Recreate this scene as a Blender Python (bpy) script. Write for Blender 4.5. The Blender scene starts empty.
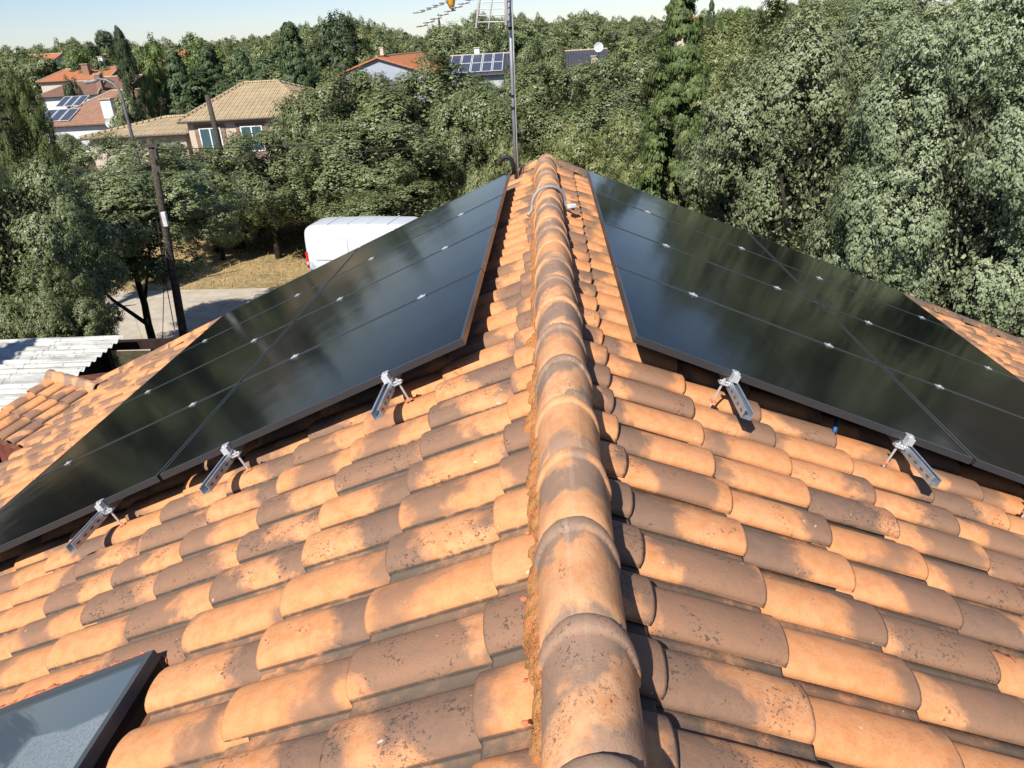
import bpy, bmesh, math, random
import numpy as np
from mathutils import Vector, Matrix
sc = bpy.context.scene
C = sc.collection
R = math.radians
# ------------------------------------------------------------------ camera
F_PX, PITCH, YAW, ROLL = 748.62, 0.4356, -0.0688, -0.059
CAM = np.array([0.0587, 0.0, 1.267])
def cam_axes():
    cp, sp, cy, sy = math.cos(PITCH), math.sin(PITCH), math.cos(YAW), math.sin(YAW)
    f = np.array([sy*cp, cy*cp, -sp]); r = np.array([cy, -sy, 0.0]); u = np.cross(r, f)
    c, s = math.cos(ROLL), math.sin(ROLL)
    return c*r + s*u, -s*r + c*u, f
CR, CU, CF = cam_axes()
camd = bpy.data.cameras.new("camera"); cam = bpy.data.objects.new("camera", camd); C.objects.link(cam)
camd.sensor_width = 36; camd.sensor_fit = 'HORIZONTAL'; camd.lens = F_PX/1024*36
camd.clip_start = 0.05; camd.clip_end = 5000
M = Matrix.Identity(4)
for i in range(3):
    M[i][0] = CR[i]; M[i][1] = CU[i]; M[i][2] = -CF[i]; M[i][3] = CAM[i]
cam.matrix_world = M
sc.camera = cam
def at(px, py, Y):
    """survey helper: the world point at distance Y along the ridge direction seen at a photograph pixel"""
    d = CF + CR*(px-512)/F_PX - CU*(py-384)/F_PX
    return Vector((CAM + d*(Y/d[1])).tolist())
def project(P):
    v = np.asarray(P, float) - CAM
    d = v @ CF
    return 512 + F_PX*(v @ CR)/d, 384 - F_PX*(v @ CU)/d, d
# ------------------------------------------------------------------ sky, sun, exposure
SUN = Vector((-0.36, -1.0, 1.05)).normalized()      # towards the sun: behind the left shoulder
elev = math.asin(SUN.z); azim = math.atan2(SUN.x, SUN.y)
w = bpy.data.worlds.new("World"); sc.world = w; w.use_nodes = True
nt = w.node_tree; bg = nt.nodes['Background']
sky = nt.nodes.new('ShaderNodeTexSky'); sky.sky_type = 'NISHITA'; sky.sun_disc = False
sky.sun_elevation = elev; sky.sun_rotation = azim; sky.air_density = 1.0; sky.dust_density = 0.35; sky.ozone_density = 1.6; sky.altitude = 700
tint = nt.nodes.new('ShaderNodeMix'); tint.data_type = 'RGBA'; tint.blend_type = 'MULTIPLY'; tint.inputs[0].default_value = 1.0
tint.inputs[7].default_value = (.94, .97, 1.14, 1)      # the camera's cool white balance of the open sky
nt.links.new(sky.outputs[0], tint.inputs[6]); nt.links.new(tint.outputs[2], bg.inputs[0]); bg.inputs[1].default_value = 0.076
sl = bpy.data.lights.new("sun", 'SUN'); sl.energy = 5.0; sl.angle = R(0.5); sl.color = (1.0, 0.95, 0.88)
so = bpy.data.objects.new("sun", sl); C.objects.link(so)
so.rotation_euler = (-SUN).to_track_quat('-Z', 'Y').to_euler()
sc.view_settings.view_transform = 'Standard'; sc.view_settings.look = 'None'
sc.view_settings.exposure = 0.55; sc.view_settings.gamma = 1
try:
    sc.cycles.max_bounces = 6; sc.cycles.diffuse_bounces = 3; sc.cycles.glossy_bounces = 3
except Exception: pass
GZ = -6.90                                          # street level; z = 0 is the roof apex
rng = np.random.default_rng(7); random.seed(7)
# ------------------------------------------------------------------ node helpers
class Mat:
    def __init__(s, name, rough=.8, spec=.3, metal=0.0, col=None):
        s.m = bpy.data.materials.new(name); s.m.use_nodes = True; s.t = s.m.node_tree
        s.b = s.t.nodes['Principled BSDF']
        s.b.inputs['Roughness'].default_value = rough; s.b.inputs['Specular IOR Level'].default_value = spec
        s.b.inputs['Metallic'].default_value = metal
        if col is not None: s.b.inputs['Base Color'].default_value = (*col, 1)
    def n(s, typ, **kw):
        nd = s.t.nodes.new(typ)
        for k, v in kw.items(): setattr(nd, k, v)
        return nd
    def link(s, a, b): s.t.links.new(a, b)
    def put(s, sock, v):
        if v is None: return
        if isinstance(v, (int, float)): sock.default_value = v
        elif isinstance(v, tuple):
            sock.default_value = (*v, 1) if (len(v) == 3 and sock.type == 'RGBA') else v
        else: s.link(v, sock)
    def math(s, op, a, b=None, c=None, clamp=False):
        nd = s.n('ShaderNodeMath', operation=op, use_clamp=clamp)
        s.put(nd.inputs[0], a); s.put(nd.inputs[1], b); s.put(nd.inputs[2], c); return nd.outputs[0]
    def mix(s, f, a, b):
        nd = s.n('ShaderNodeMix', data_type='RGBA'); s.put(nd.inputs[0], f); s.put(nd.inputs[6], a); s.put(nd.inputs[7], b); return nd.outputs[2]
    def noise(s, vec, scale, detail=3, rough=.55):
        nd = s.n('ShaderNodeTexNoise'); s.put(nd.inputs['Vector'], vec)
        nd.inputs['Scale'].default_value = scale; nd.inputs['Detail'].default_value = detail; nd.inputs['Roughness'].default_value = rough
        return nd.outputs['Fac']
    def step(s, v, lo, hi):
        nd = s.n('ShaderNodeMapRange', interpolation_type='SMOOTHSTEP'); s.put(nd.inputs[0], v)
        nd.inputs[1].default_value = lo; nd.inputs[2].default_value = hi; return nd.outputs[0]
    def sep(s, v):
        nd = s.n('ShaderNodeSeparateXYZ'); s.put(nd.inputs[0], v); return nd.outputs
    def comb(s, x, y, z):
        nd = s.n('ShaderNodeCombineXYZ'); s.put(nd.inputs[0], x); s.put(nd.inputs[1], y); s.put(nd.inputs[2], z); return nd.outputs[0]
    def obj(s): return s.n('ShaderNodeTexCoord').outputs['Object']
    def color(s, v): s.put(s.b.inputs['Base Color'], v)
    def bump(s, h, dist=.01, strength=1.0):
        nd = s.n('ShaderNodeBump'); nd.inputs['Distance'].default_value = dist; nd.inputs['Strength'].default_value = strength
        s.put(nd.inputs['Height'], h); s.link(nd.outputs[0], s.b.inputs['Normal'])
    def rough(s, v): s.put(s.b.inputs['Roughness'], v)
def plain(name, col, rough=.7, spec=.3, metal=0, var=.25, scale=6, bump=0):
    m = Mat(name, rough, spec, metal); o = m.obj()
    f = m.noise(o, scale, 4)
    c2 = tuple(c*(1-var) for c in col); c1 = tuple(min(1, c*(1+var*.6)) for c in col)
    m.color(m.mix(m.step(f, .3, .7), c2, c1))
    if bump: m.bump(m.noise(o, scale*8, 3), bump)
    return m.m
# ------------------------------------------------------------------ mesh helpers
def obj(name, me, mat=None, parent=None, matrix=None):
    o = bpy.data.objects.new(name, me); C.objects.link(o)
    if mat is not None and len(me.materials) == 0: me.materials.append(mat)
    if parent is not None: o.parent = parent
    if matrix is not None: o.matrix_local = matrix
    return o
def mesh(name, v, f, smooth=False, uv=None):
    me = bpy.data.meshes.new(name); me.from_pydata([tuple(p) for p in v], [], [tuple(q) for q in f])
    if smooth: me.polygons.foreach_set('use_smooth', [True]*len(me.polygons))
    if uv is not None:
        lay = me.uv_layers.new(name='UVMap'); li = np.empty(len(me.loops), np.int32); me.loops.foreach_get('vertex_index', li)
        lay.data.foreach_set('uv', np.asarray(uv, np.float32)[li].ravel())
    me.update(); return me
class MB:
    def __init__(s): s.v = []; s.f = []
    def add(s, v, f):
        k = len(s.v); s.v += [tuple(p) for p in v]; s.f += [tuple(i+k for i in q) for q in f]; return s
    def box(s, c, d, rz=0, mat=None):
        x, y, z = (q/2 for q in d); P = [Vector((a*x, b*y, e*z)) for e in (-1, 1) for a, b in ((-1, -1), (1, -1), (1, 1), (-1, 1))]
        m = mat if mat is not None else Matrix.Rotation(rz, 3, 'Z')
        P = [m @ p + Vector(c) for p in P]
        return s.add(P, [(3, 2, 1, 0), (4, 5, 6, 7), (0, 1, 5, 4), (1, 2, 6, 5), (2, 3, 7, 6), (3, 0, 4, 7)])
    def tube(s, pts, rad, seg=8, cap=True):
        pts = [Vector(p) for p in pts]; n = len(pts)
        if isinstance(rad, (int, float)): rad = [rad]*n
        V = []; prev = None
        for i, p in enumerate(pts):
            d = (pts[min(i+1, n-1)] - pts[max(i-1, 0)]).normalized()
            a = prev if prev is not None else (Vector((1, 0, 0)) if abs(d.x) < .9 else Vector((0, 1, 0)))
            a = (a - d*a.dot(d)).normalized(); prev = a; b = d.cross(a)
            for k in range(seg):
                t = 2*math.pi*k/seg; V.append(p + (a*math.cos(t) + b*math.sin(t))*rad[i])
        Fc = [(i*seg+k, i*seg+(k+1) % seg, (i+1)*seg+(k+1) % seg, (i+1)*seg+k) for i in range(n-1) for k in range(seg)]
        if cap: Fc += [tuple(range(seg))[::-1], tuple((n-1)*seg+k for k in range(seg))]
        return s.add(V, Fc)
    def build(s, name, mat, parent=None, smooth=False, bevel=0):
        me = mesh(name, s.v, s.f, smooth)
        if bevel:
            bm = bmesh.new(); bm.from_mesh(me)
            bmesh.ops.bevel(bm, geom=list(bm.edges), offset=bevel, segments=2, affect='EDGES', profile=.6); bm.to_mesh(me); bm.free()
        return obj(name, me, mat, parent)
def tag(o, label=None, cat=None, group=None, kind=None):
    for k, v in (('label', label), ('category', cat), ('group', group), ('kind', kind)):
        if v: o[k] = v
    return o
def thing(name, label, cat, loc=(0, 0, 0), rz=0, group=None):
    o = bpy.data.objects.new(name, None); C.objects.link(o); o.location = loc; o.rotation_euler = (0, 0, rz); o.empty_display_size = .3
    return tag(o, label, cat, group)
def copy_tree(o, parent=None):
    c = o.copy(); C.objects.link(c)
    if parent is not None: c.parent = parent
    for ch in list(o.children): copy_tree(ch, c)
    return c
# ------------------------------------------------------------------ materials
def clay(name, light, dark, lich=1.0, cap=False):
    m = Mat(name, .82, .25)
    uvn = m.n('ShaderNodeUVMap'); uvn.uv_map = 'UVMap'
    u, v, _ = m.sep(uvn.outputs[0])
    oi = m.n('ShaderNodeObjectInfo'); ge = m.n('ShaderNodeNewGeometry')
    rnd = m.math('FRACT', m.math('ADD', m.math('MULTIPLY', oi.outputs['Random'], 7.31), m.math('MULTIPLY', ge.outputs['Random Per Island'], 5.17)))
    z = m.math('MULTIPLY', rnd, 61.0)
    r2 = m.math('FRACT', m.math('MULTIPLY', rnd, 17.77)); r3 = m.math('FRACT', m.math('MULTIPLY', rnd, 41.3))
    co = m.comb(u, v, z)
    # sprayed pigment of the "aged" tile: one soft slanting band of brown per tile
    wob = m.math('MULTIPLY', m.math('SUBTRACT', m.noise(co, 8, 4, .6), .5), .34)
    ph = m.math('ADD', m.math('ADD', u, m.math('MULTIPLY', v, m.math('SUBTRACT', r3, .2))), wob)
    per = m.math('MULTIPLY', m.math('ADD', ph, m.math('MULTIPLY', r2, .5)), 2*math.pi/(.62 if not cap else .40))
    sn = m.math('ADD', m.math('SINE', per), m.math('MULTIPLY', m.math('SUBTRACT', r3, .50 if not cap else .60), 1.7 if not cap else 1.2))
    mask = m.math('MULTIPLY', m.step(sn, -.45, .40), m.math('SUBTRACT', 1.0, m.math('MULTIPLY', r2, .15)))
    mot = m.noise(co, 22, 4, .6); fine = m.noise(co, 160, 3, .6)
    lt = m.mix(r3, light, tuple(a*b for a, b in zip(light, (1.04, 1.12, 1.25))))
    lt = m.mix(m.step(mot, .35, .75), lt, tuple(a*b for a, b in zip(light, (.92, .80, .72))))
    dk = m.mix(m.step(mot, .3, .7), dark, tuple(a*b for a, b in zip(dark, (1.22, 1.15, 1.1))))
    c = m.mix(mask, lt, dk)
    if cap:     # pale drag lines left by the extruder
        ln = m.step(m.noise(m.comb(m.math('MULTIPLY', u, .6), m.math('MULTIPLY', v, 34.0), z), 1.0, 2), .60, .74)
        c = m.mix(m.math('MULTIPLY', ln, .22), c, (.55, .42, .30))
    c = m.mix(m.math('MULTIPLY', m.step(fine, .5, .8), .35), c, tuple(a*.55 for a in dark))
    # lichen and soot specks
    patch = m.step(m.math('ADD', m.noise(m.comb(u, v, m.math('ADD', z, 9.0)), 9, 3, .6), m.math('MULTIPLY', m.math('SUBTRACT', r3, .5), .22)), .545, .66)
    sp = m.step(m.noise(co, 85, 3, .75), .55, .60)
    c = m.mix(m.math('MULTIPLY', m.math('MULTIPLY', patch, sp), .72*lich), c, (.035, .03, .026))
    # grime where water runs along the flat pan
    if not cap:
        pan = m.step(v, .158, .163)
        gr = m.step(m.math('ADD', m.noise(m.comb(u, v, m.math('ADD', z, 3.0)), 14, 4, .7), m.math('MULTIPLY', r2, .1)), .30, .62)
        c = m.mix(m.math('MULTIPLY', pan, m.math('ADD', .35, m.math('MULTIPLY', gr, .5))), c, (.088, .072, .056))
        edge = m.math('MULTIPLY', m.step(m.math('ABSOLUTE', m.math('SUBTRACT', v, .161)), .009, .003), m.step(mot, .25, .5))  # shadow line in the crease at the barrel foot, painted as colour
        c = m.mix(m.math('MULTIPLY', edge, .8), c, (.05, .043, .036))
    wp = m.step(m.noise(m.comb(u, v, m.math('ADD', z, 21.0)), 38, 1), .785, .81)
    c = m.mix(m.math('MULTIPLY', wp, .6), c, (.60, .52, .42))
    m.color(c)
    m.bump(m.math('ADD', m.math('MULTIPLY', fine, .5), mot), .0022)
    return m.m
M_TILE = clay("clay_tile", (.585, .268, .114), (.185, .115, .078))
M_CAP = clay("clay_ridge_tile", (.575, .295, .140), (.235, .160, .115), .9, True)
def mortar_mat():
    m = Mat("orange_mortar", .95, .1); o = m.obj()
    c = m.mix(m.step(m.noise(o, 28, 4, .7), .4, .62), (.50, .19, .070), (.47, .235, .090))
    c = m.mix(m.math('MULTIPLY', m.step(m.noise(o, 45, 3, .7), .55, .66), .7), c, (.22, .15, .045))
    m.color(c); m.bump(m.noise(o, 140, 3, .7), .008); return m.m
M_MORTAR = mortar_mat()
M_SEAL = plain("orange_sealant", (.62, .20, .09), .75, .3, 0, .25, 20, .006)
M_RED = plain("red_sealant", (.38, .05, .05), .7, .3, 0, .3, 40, .006)
M_DECK = plain("roof_underlay", (.16, .07, .04), .95, .1, 0, .3, 8)
M_VERGE = plain("verge_clay", (.60, .25, .10), .8, .25, 0, .25, 6, .003)
M_WALLW = plain("white_render", (.72, .69, .62), .9, .2, 0, .1, 2, .003)
M_ALU = plain("galvanised_steel", (.50, .54, .58), .38, .5, .75, .15, 25)
M_CLAMP = plain("aluminium", (.62, .63, .64), .35, .5, .5, .08, 25)
M_FRAME = Mat("black_anodised_frame", .30, .6, 0, (.030, .031, .034)).m
M_BLACK = plain("black_plastic", (.012, .012, .013), .6, .3, 0, .2, 10)
M_BLUE = plain("blue_pipe", (.02, .10, .22), .5, .4)
def pv_glass():
    m = Mat("solar_glass", .06, .07)
    o = m.obj(); x, y, z = m.sep(o)
    def lines(c, per, off, wd):
        t = m.math('ABSOLUTE', m.math('SUBTRACT', m.math('FRACT', m.math('ADD', m.math('DIVIDE', c, per), off)), .5))
        return m.math('LESS_THAN', t, wd/per)
    grid = m.math('MAXIMUM', lines(x, .0905, .5, .0010), lines(y, .1845, .5, .0010))
    mid = m.math('LESS_THAN', m.math('ABSOLUTE', x), .004)
    c = m.mix(m.math('MULTIPLY', grid, .5), (.0035, .0038, .0050), (.009, .009, .011))
    c = m.mix(mid, c, (.012, .012, .014))
    d = m.noise(o, 3.0, 4, .6)
    dust = m.math('MULTIPLY', m.step(d, .45, .8), .012)
    c = m.mix(dust, c, (.20, .17, .13))
    m.color(c); m.rough(m.math('ADD', .075, m.math('MULTIPLY', m.noise(o, 2, 3), .07)))
    m.bump(m.noise(o, 1.6, 2), .0025)
    return m.m
M_PV = pv_glass()
def leaf(name, col, hi, rough=.42, spec=.5, trans=.16):
    m = Mat(name, rough, spec)
    ge = m.n('ShaderNodeNewGeometry'); oi = m.n('ShaderNodeObjectInfo')
    r = ge.outputs['Random Per Island']
    c = m.mix(r, col, hi)
    c = m.mix(m.math('MULTIPLY', oi.outputs['Random'], .45), c, tuple(a*b for a, b in zip(col, (1.25, 1.0, .7))))
    m.color(c)
    tr = m.n('ShaderNodeBsdfTranslucent'); m.put(tr.inputs[0], tuple(min(1, a*b) for a, b in zip(hi, (1.3, 1.6, .6))))
    mx = m.n('ShaderNodeMixShader'); mx.inputs[0].default_value = trans
    m.link(m.b.outputs[0], mx.inputs[1]); m.link(tr.outputs[0], mx.inputs[2])
    m.link(mx.outputs[0], m.t.nodes['Material Output'].inputs[0])
    return m.m
M_OAK = leaf("holm_oak_leaf", (.078, .102, .042), (.235, .270, .125), .45, .36, .08)
M_OAKG = leaf("silvery_oak_leaf", (.115, .145, .075), (.285, .330, .190), .45, .25, .06)
M_OAKY = leaf("yellow_green_leaf", (.115, .140, .050), (.295, .315, .135), .45, .36, .10)
M_CON = leaf("columnar_tree_leaf", (.030, .058, .016), (.150, .185, .052), .6, .3, .05)
M_FIR = leaf("fir_needle", (.032, .058, .022), (.090, .125, .048), .6, .3, .06)
M_PINE = leaf("pine_needle", (.060, .095, .030), (.16, .185, .060), .6, .3, .08)
M_LIME = leaf("fresh_green_leaf", (.080, .125, .034), (.17, .23, .06), .5, .4, .15)
M_DARK = leaf("dark_evergreen_leaf", (.032, .055, .024), (.080, .105, .045), .55, .3, .05)
M_BARK = plain("bark", (.040, .034, .026), .95, .1, 0, .5, 8, .03)
# ------------------------------------------------------------------ ground, road, verge
def sheet(name, pts, z, mat, kind='structure'):
    me = mesh(name, [(x, y, z) for x, y in pts], [tuple(range(len(pts)))]); return tag(obj(name, me, mat), kind=kind)
def ground_mat(nm, cols):
    m = Mat(nm, .95, .1); o = m.obj()
    a = m.step(m.noise(o, .35, 5, .6), .35, .65); b = m.noise(o, 3.5, 5, .7)
    c = m.mix(a, *cols[:2]); c = m.mix(m.step(b, .45, .7), c, cols[2])
    c = m.mix(m.step(m.noise(o, 14, 3), .58, .7), c, (.12, .09, .05))
    m.color(c); m.bump(b, .04); return m.m
def road_mat():
    m = Mat("dusty_road", .9, .2); o = m.obj()
    x, y, z = m.sep(o)
    b = m.noise(o, 2.2, 5, .65); st = m.noise(m.comb(m.math('MULTIPLY', x, .25), m.math('MULTIPLY', y, 1.6), 0.0), 1.0, 4, .6)
    c = m.mix(m.step(b, .35, .7), (.40, .345, .265), (.50, .435, .34))
    c = m.mix(m.math('MULTIPLY', m.step(st, .52, .66), .45), c, (.30, .265, .215))
    cr = m.n('ShaderNodeTexVoronoi'); cr.feature = 'DISTANCE_TO_EDGE'; m.put(cr.inputs['Vector'], o); cr.inputs['Scale'].default_value = .45
    c = m.mix(m.math('MULTIPLY', m.step(cr.outputs['Distance'], .012, .0), .5), c, (.14, .13, .115))
    m.color(c); m.bump(m.noise(o, 40, 3), .008); return m.m
sheet("ground", [(-1500, -300), (1500, -300), (1500, 2500), (-1500, 2500)], GZ, ground_mat("woodland_floor", ((.075, .062, .036), (.050, .048, .026), (.12, .095, .055))))
sheet("dry_verge", [(-60, 27), (8, 24), (8, 37), (-8, 39), (-60, 40)], GZ+.01, ground_mat("dry_ground", ((.36, .25, .115), (.20, .155, .075), (.44, .34, .19))))
sheet("road", [(-90, 23), (60, 18.5), (60, 24.2), (2, 26.3), (-11, 26.7), (-30, 27.6), (-90, 31)], GZ+.02, road_mat())
# ------------------------------------------------------------------ the tiled house
S = R(23.13); CS, SS = math.cos(S), math.sin(S)
def slope_matrix(side, t, y, n=0.0):
    ex = Vector((side*CS, 0, -SS)); ey = Vector((0, side, 0)); nn = Vector((side*SS, 0, CS))
    p = ex*t + Vector((0, y, 0)) + nn*n
    m = Matrix.Identity(4)
    for i in range(3): m[i][0] = ex[i]; m[i][1] = ey[i]; m[i][2] = nn[i]; m[i][3] = p[i]
    return m
def plane_pt(side, t, y, n=0.0): return slope_matrix(side, t, y, n).translation
TW, TL, BW, BH, TH, TILT = .245, .47, .182, .056, .014, -.036
def tile_geo(length, seed, seg=11, cut=False):
    rr = random.Random(seed)
    prof = []
    for k in range(seg+1):
        a = math.pi*k/seg; prof.append((BW/2 - BW/2*math.cos(a), -BH + .008 + (BH-.008)*math.sin(a)**.80))
    prof += [(BW+.0015, -BH-.004), (BW+.05, -BH-.003), (TW+.012, -BH+.004)]
    arc = [0.0]
    for (ya, za), (yb, zb) in zip(prof, prof[1:]): arc.append(arc[-1] + math.hypot(yb-ya, zb-za))
    arc = [a + .160 - arc[seg] for a in arc]          # v = .160 at the foot of the barrel
    n = len(prof); V = []; UV = []
    xs = [0.0, length*.5, length-.010, length]
    tw = rr.uniform(-.003, .003); bow = rr.uniform(-.0025, .0025)
    for i, x in enumerate(xs):
        q = x/length
        zz = TILT*(1 - (x + TL - length)/TL) + bow*math.sin(math.pi*q)
        for j, (y, z) in enumerate(prof):
            dz = -.0035 if i == 3 else 0
            V.append((x, y + rr.uniform(-.0006, .0006), z + zz + dz + tw*(y/TW-.5)*q + rr.uniform(-.0005, .0005))); UV.append((x + TL - length, arc[j]))
    nb = len(V)
    for i in (0, 3):
        q = xs[i]/length; zz = TILT*(1 - (xs[i] + TL - length)/TL)
        for j, (y, z) in enumerate(prof):
            yy = BW/2 + (y-BW/2)*.84 if y <= BW else y
            V.append((xs[i], yy, z + zz - TH + tw*(y/TW-.5)*q)); UV.append((xs[i] + TL - length, arc[j]))
    Fc = [(i*n+j, (i+1)*n+j, (i+1)*n+j+1, i*n+j+1) for i in range(3) for j in range(n-1)]
    Fc += [(3*n+j, nb+n+j, nb+n+j+1, 3*n+j+1) for j in range(n-1)]
    Fc += [(nb+j, nb+j+1, nb+n+j+1, nb+n+j) for j in range(n-1)]
    Fc += [(0, nb, nb+n, 3*n, 2*n, n), (n-1, 2*n-1, 3*n-1, 4*n-1, nb+2*n-1, nb+n-1)]
    return V, Fc, UV
def tile_mesh(length, seed):
    V, Fc, UV = tile_geo(length, seed); me = mesh("roof_tile", V, Fc, True, UV)
    n = 15; nq = 3*(n-1)
    sm = [True]*nq + [False]*(len(me.polygons)-nq); me.polygons.foreach_set('use_smooth', sm)
    me.materials.append(M_TILE); return me
house = thing("tiled_house", "house whose terracotta tiled ridge roof fills the foreground", "house", (0, 0, 0))
FULL = [tile_mesh(TL, i) for i in range(8)]
SL = {-1: .165, 1: .275}
SHORT = {q: [tile_mesh(SL[q], 20+i+10*q) for i in range(4)] for q in (-1, 1)}
Y0 = {-1: 1.234 + .0825, 1: 1.137 - .0825}
T0 = {-1: .163, 1: .322}; TE = {-1: .405, 1: .41}
PAN = dict(t0=.40, t1=4.0, y0=3.234, y1=7.846)
cands = []
for side in (-1, 1):
    for k in range(-13, 31):
        yb = Y0[side] + k*TW
        for j in range(0, 16):
            te = T0[side] + j*TE[side]
            if side == -1 and 1.40 < te < 2.95 and yb - .16 < 1.87 and yb > .3: continue       # skylight opening
            ym = yb + side*.11
            c = np.array(plane_pt(side, te-.2, ym)); x, y, d = project(c)
            vis = d > .3 and -40 < x < 1064 and -40 < y < 850
            hid = PAN['t0'] + (.12 if side < 0 else .26) < te - .2 and te < 3.7 and PAN['y0'] + .12 < ym < PAN['y1'] - .05
            size = F_PX*.4/d if vis and not hid else 0
            cands.append((size, side, j, te, yb, rng.integers(0, 8), rng.normal(0, 1, 6)))
cands.sort(key=lambda a: -a[0])
def tile_matrix(side, j, te, yb, g):
    L = TL if j > 0 else SL[side]
    m = slope_matrix(side, te - L + g[0]*.005, yb + g[1]*.002, g[2]*.0015)
    return m @ Matrix.Rotation(g[3]*.007, 4, 'Z') @ Matrix.Rotation(abs(g[4])*.004, 4, 'Y') @ Matrix.Rotation(g[5]*.012, 4, 'X')
jv, jf, juv = [], [], []
for i, (size, side, j, te, yb, pick, g) in enumerate(cands):
    me = FULL[pick] if j > 0 else SHORT[side][pick % 4]
    mt = tile_matrix(side, j, te, yb, g)
    if i < 298 and size > 0: obj("roof_tile", me, None, house, mt)
    else:
        V, Fc, UV = tile_geo(TL if j > 0 else SL[side], int(pick), 7)
        k = len(jv); jv += [tuple(mt @ Vector(p)) for p in V]; jf += [tuple(a+k for a in q) for q in Fc]; juv += UV
o = obj("roof_tiles", mesh("roof_tiles", jv, jf, True, juv), M_TILE, house); o['kind'] = 'stuff'
# ridge tiles
def cap_x(y): return .117 - .0157*y
def cap_mesh(seed):
    rr = random.Random(seed); seg = 16; a0, a1 = R(-6), R(186)
    rings = [(0, 0), (.12, .002), (.24, .003), (.316, .003), (.328, .0035), (.330, .0085), (.336, .0120), (.347, .0132), (.359, .0124), (.370, .0095), (.377, .006), (.379, .001)]
    V, UV, Fc = [], [], []
    n = seg+1; wob = [rr.uniform(-.0018, .0018) for _ in range(n)]
    for (y, dr) in rings:
        for k in range(n):
            a = a0 + (a1-a0)*k/seg; rx, rz = .101 + dr + wob[k], .146 + dr*1.05 + wob[k]
            V.append((rx*math.cos(a), y, rz*math.sin(a))); UV.append((y, .12*a))
    m_ = len(rings)
    for i, (y, dr) in ((0, rings[0]), (m_-1, rings[-1])):
        for k in range(n):
            a = a0 + (a1-a0)*k/seg; V.append(((.090+dr*.4)*math.cos(a), y, (.134+dr*.4)*math.sin(a))); UV.append((y, .12*a))
    Fc = [(i*n+k, i*n+k+1, (i+1)*n+k+1, (i+1)*n+k) for i in range(m_-1) for k in range(seg)]
    b = m_*n
    Fc += [((m_-1)*n+k, (m_-1)*n+k+1, b+n+k+1, b+n+k) for k in range(seg)]
    Fc += [(k+1, k, b+k, b+k+1) for k in range(seg)]
    Fc += [(b+k+1, b+k, b+n+k, b+n+k+1) for k in range(seg)]
    me = mesh("ridge_tile", V, Fc, True, UV); me.materials.append(M_CAP)
    return me
CAPS = [cap_mesh(i) for i in range(5)]
CAPP = .354
k0 = -6
for k in range(k0, 20):
    y = 1.232 + CAPP*k - .36
    if y > 8.35: break
    x = cap_x(y)
    m = Matrix.Translation((x, y, -.010 + random.uniform(-.005, .005))) @ Matrix.Rotation(.0157 + random.uniform(-.022, .022), 4, 'Z') @ Matrix.Rotation(random.uniform(-.010, .010) + .006, 4, 'X') @ Matrix.Rotation(random.uniform(-.03, .03), 4, 'Y')
    obj("ridge_tile", CAPS[k % 5], None, house, m)
YE = 8.62
# mortar squeezed out below the left edge of the ridge tiles
def mortar(side, y0, y1, off, wdt, seed, zc):
    rr = np.random.default_rng(seed); n = int((y1-y0)/.011); V = []; m = 7
    o1 = o2 = 0.0
    for i in range(n+1):
        y = y0 + (y1-y0)*i/n; o1 = o1*.92 + rr.normal(0, .0050); o2 = o2*.6 + rr.normal(0, .0045)
        for j in range(m):
            q = j/(m-1)                                  # 0 on the tiles, 1 under the ridge tile
            x = cap_x(y) + side*(off + (wdt + o1 + o2)*(1-q))
            z = zc - abs(x)*.427 + .044*q**.6 + rr.normal(0, .0035) + o2*.7 - (.05 if j == 0 else 0)
            V.append((x + rr.normal(0, .0014), y + rr.normal(0, .002), z))
    Fc = [(i*m+j, (i+1)*m+j, (i+1)*m+j+1, i*m+j+1)[::(-1 if side < 0 else 1)] for i in range(n) for j in range(m-1)]
    return obj("mortar", mesh("mortar", V, Fc, True), M_MORTAR, house)
mortar(-1, -.9, 8.2, .088, .046, 3, -.014)
mortar(1, -.9, 8.2, .085, .015, 4, -.075)
bm = bmesh.new()                                     # a few squeezed lumps on the tiles next to the strip
for i in range(9):
    y = random.uniform(.9, 5.0); p = plane_pt(-1, -(cap_x(y) - .118 - random.uniform(.012, .04))/CS, y, -.010)
    s_ = random.uniform(.005, .010)
    r_ = bmesh.ops.create_icosphere(bm, subdivisions=2, radius=s_, matrix=Matrix.Translation(p) @ Matrix.Rotation(random.uniform(0, 6), 4, 'Z') @ Matrix.Diagonal((1, random.uniform(.9, 1.6), .55, 1)))
    for v in r_['verts']: v.co += Vector((random.gauss(0, 1), random.gauss(0, 1), random.gauss(0, .6)))*s_*.13
me = bpy.data.meshes.new("mortar_crumbs"); bm.to_mesh(me); bm.free()
me.polygons.foreach_set('use_smooth', [True]*len(me.polygons))
o = obj("mortar_crumbs", me, M_SEAL, house); o['kind'] = 'stuff'
# deck below the tiles, gable and eave walls
mb = MB()
TEND = 6.42
for side in (-1, 1):
    P = [plane_pt(side, 0, -2.2, -.095), plane_pt(side, TEND-.05, -2.2, -.095), plane_pt(side, TEND-.05, YE-.02, -.095), plane_pt(side, 0, YE-.02, -.095)]
    Q = [p - Vector((0, 0, .12)) for p in P]
    mb.add(P+Q, [(0, 1, 2, 3), (7, 6, 5, 4), (0, 4, 5, 1), (1, 5, 6, 2), (2, 6, 7, 3)] if side > 0 else [(3, 2, 1, 0), (4, 5, 6, 7), (1, 5, 4, 0), (2, 6, 5, 1), (3, 7, 6, 2)])
mb.build("roof_deck", M_DECK, house)
ex, ez = CS*(TEND-.45), -SS*(TEND-.45)-.24
V = [(-ex, 0, ez), (ex, 0, ez), (ex, 0, GZ-.1), (-ex, 0, GZ-.1), (0, 0, -.25)]
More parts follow.
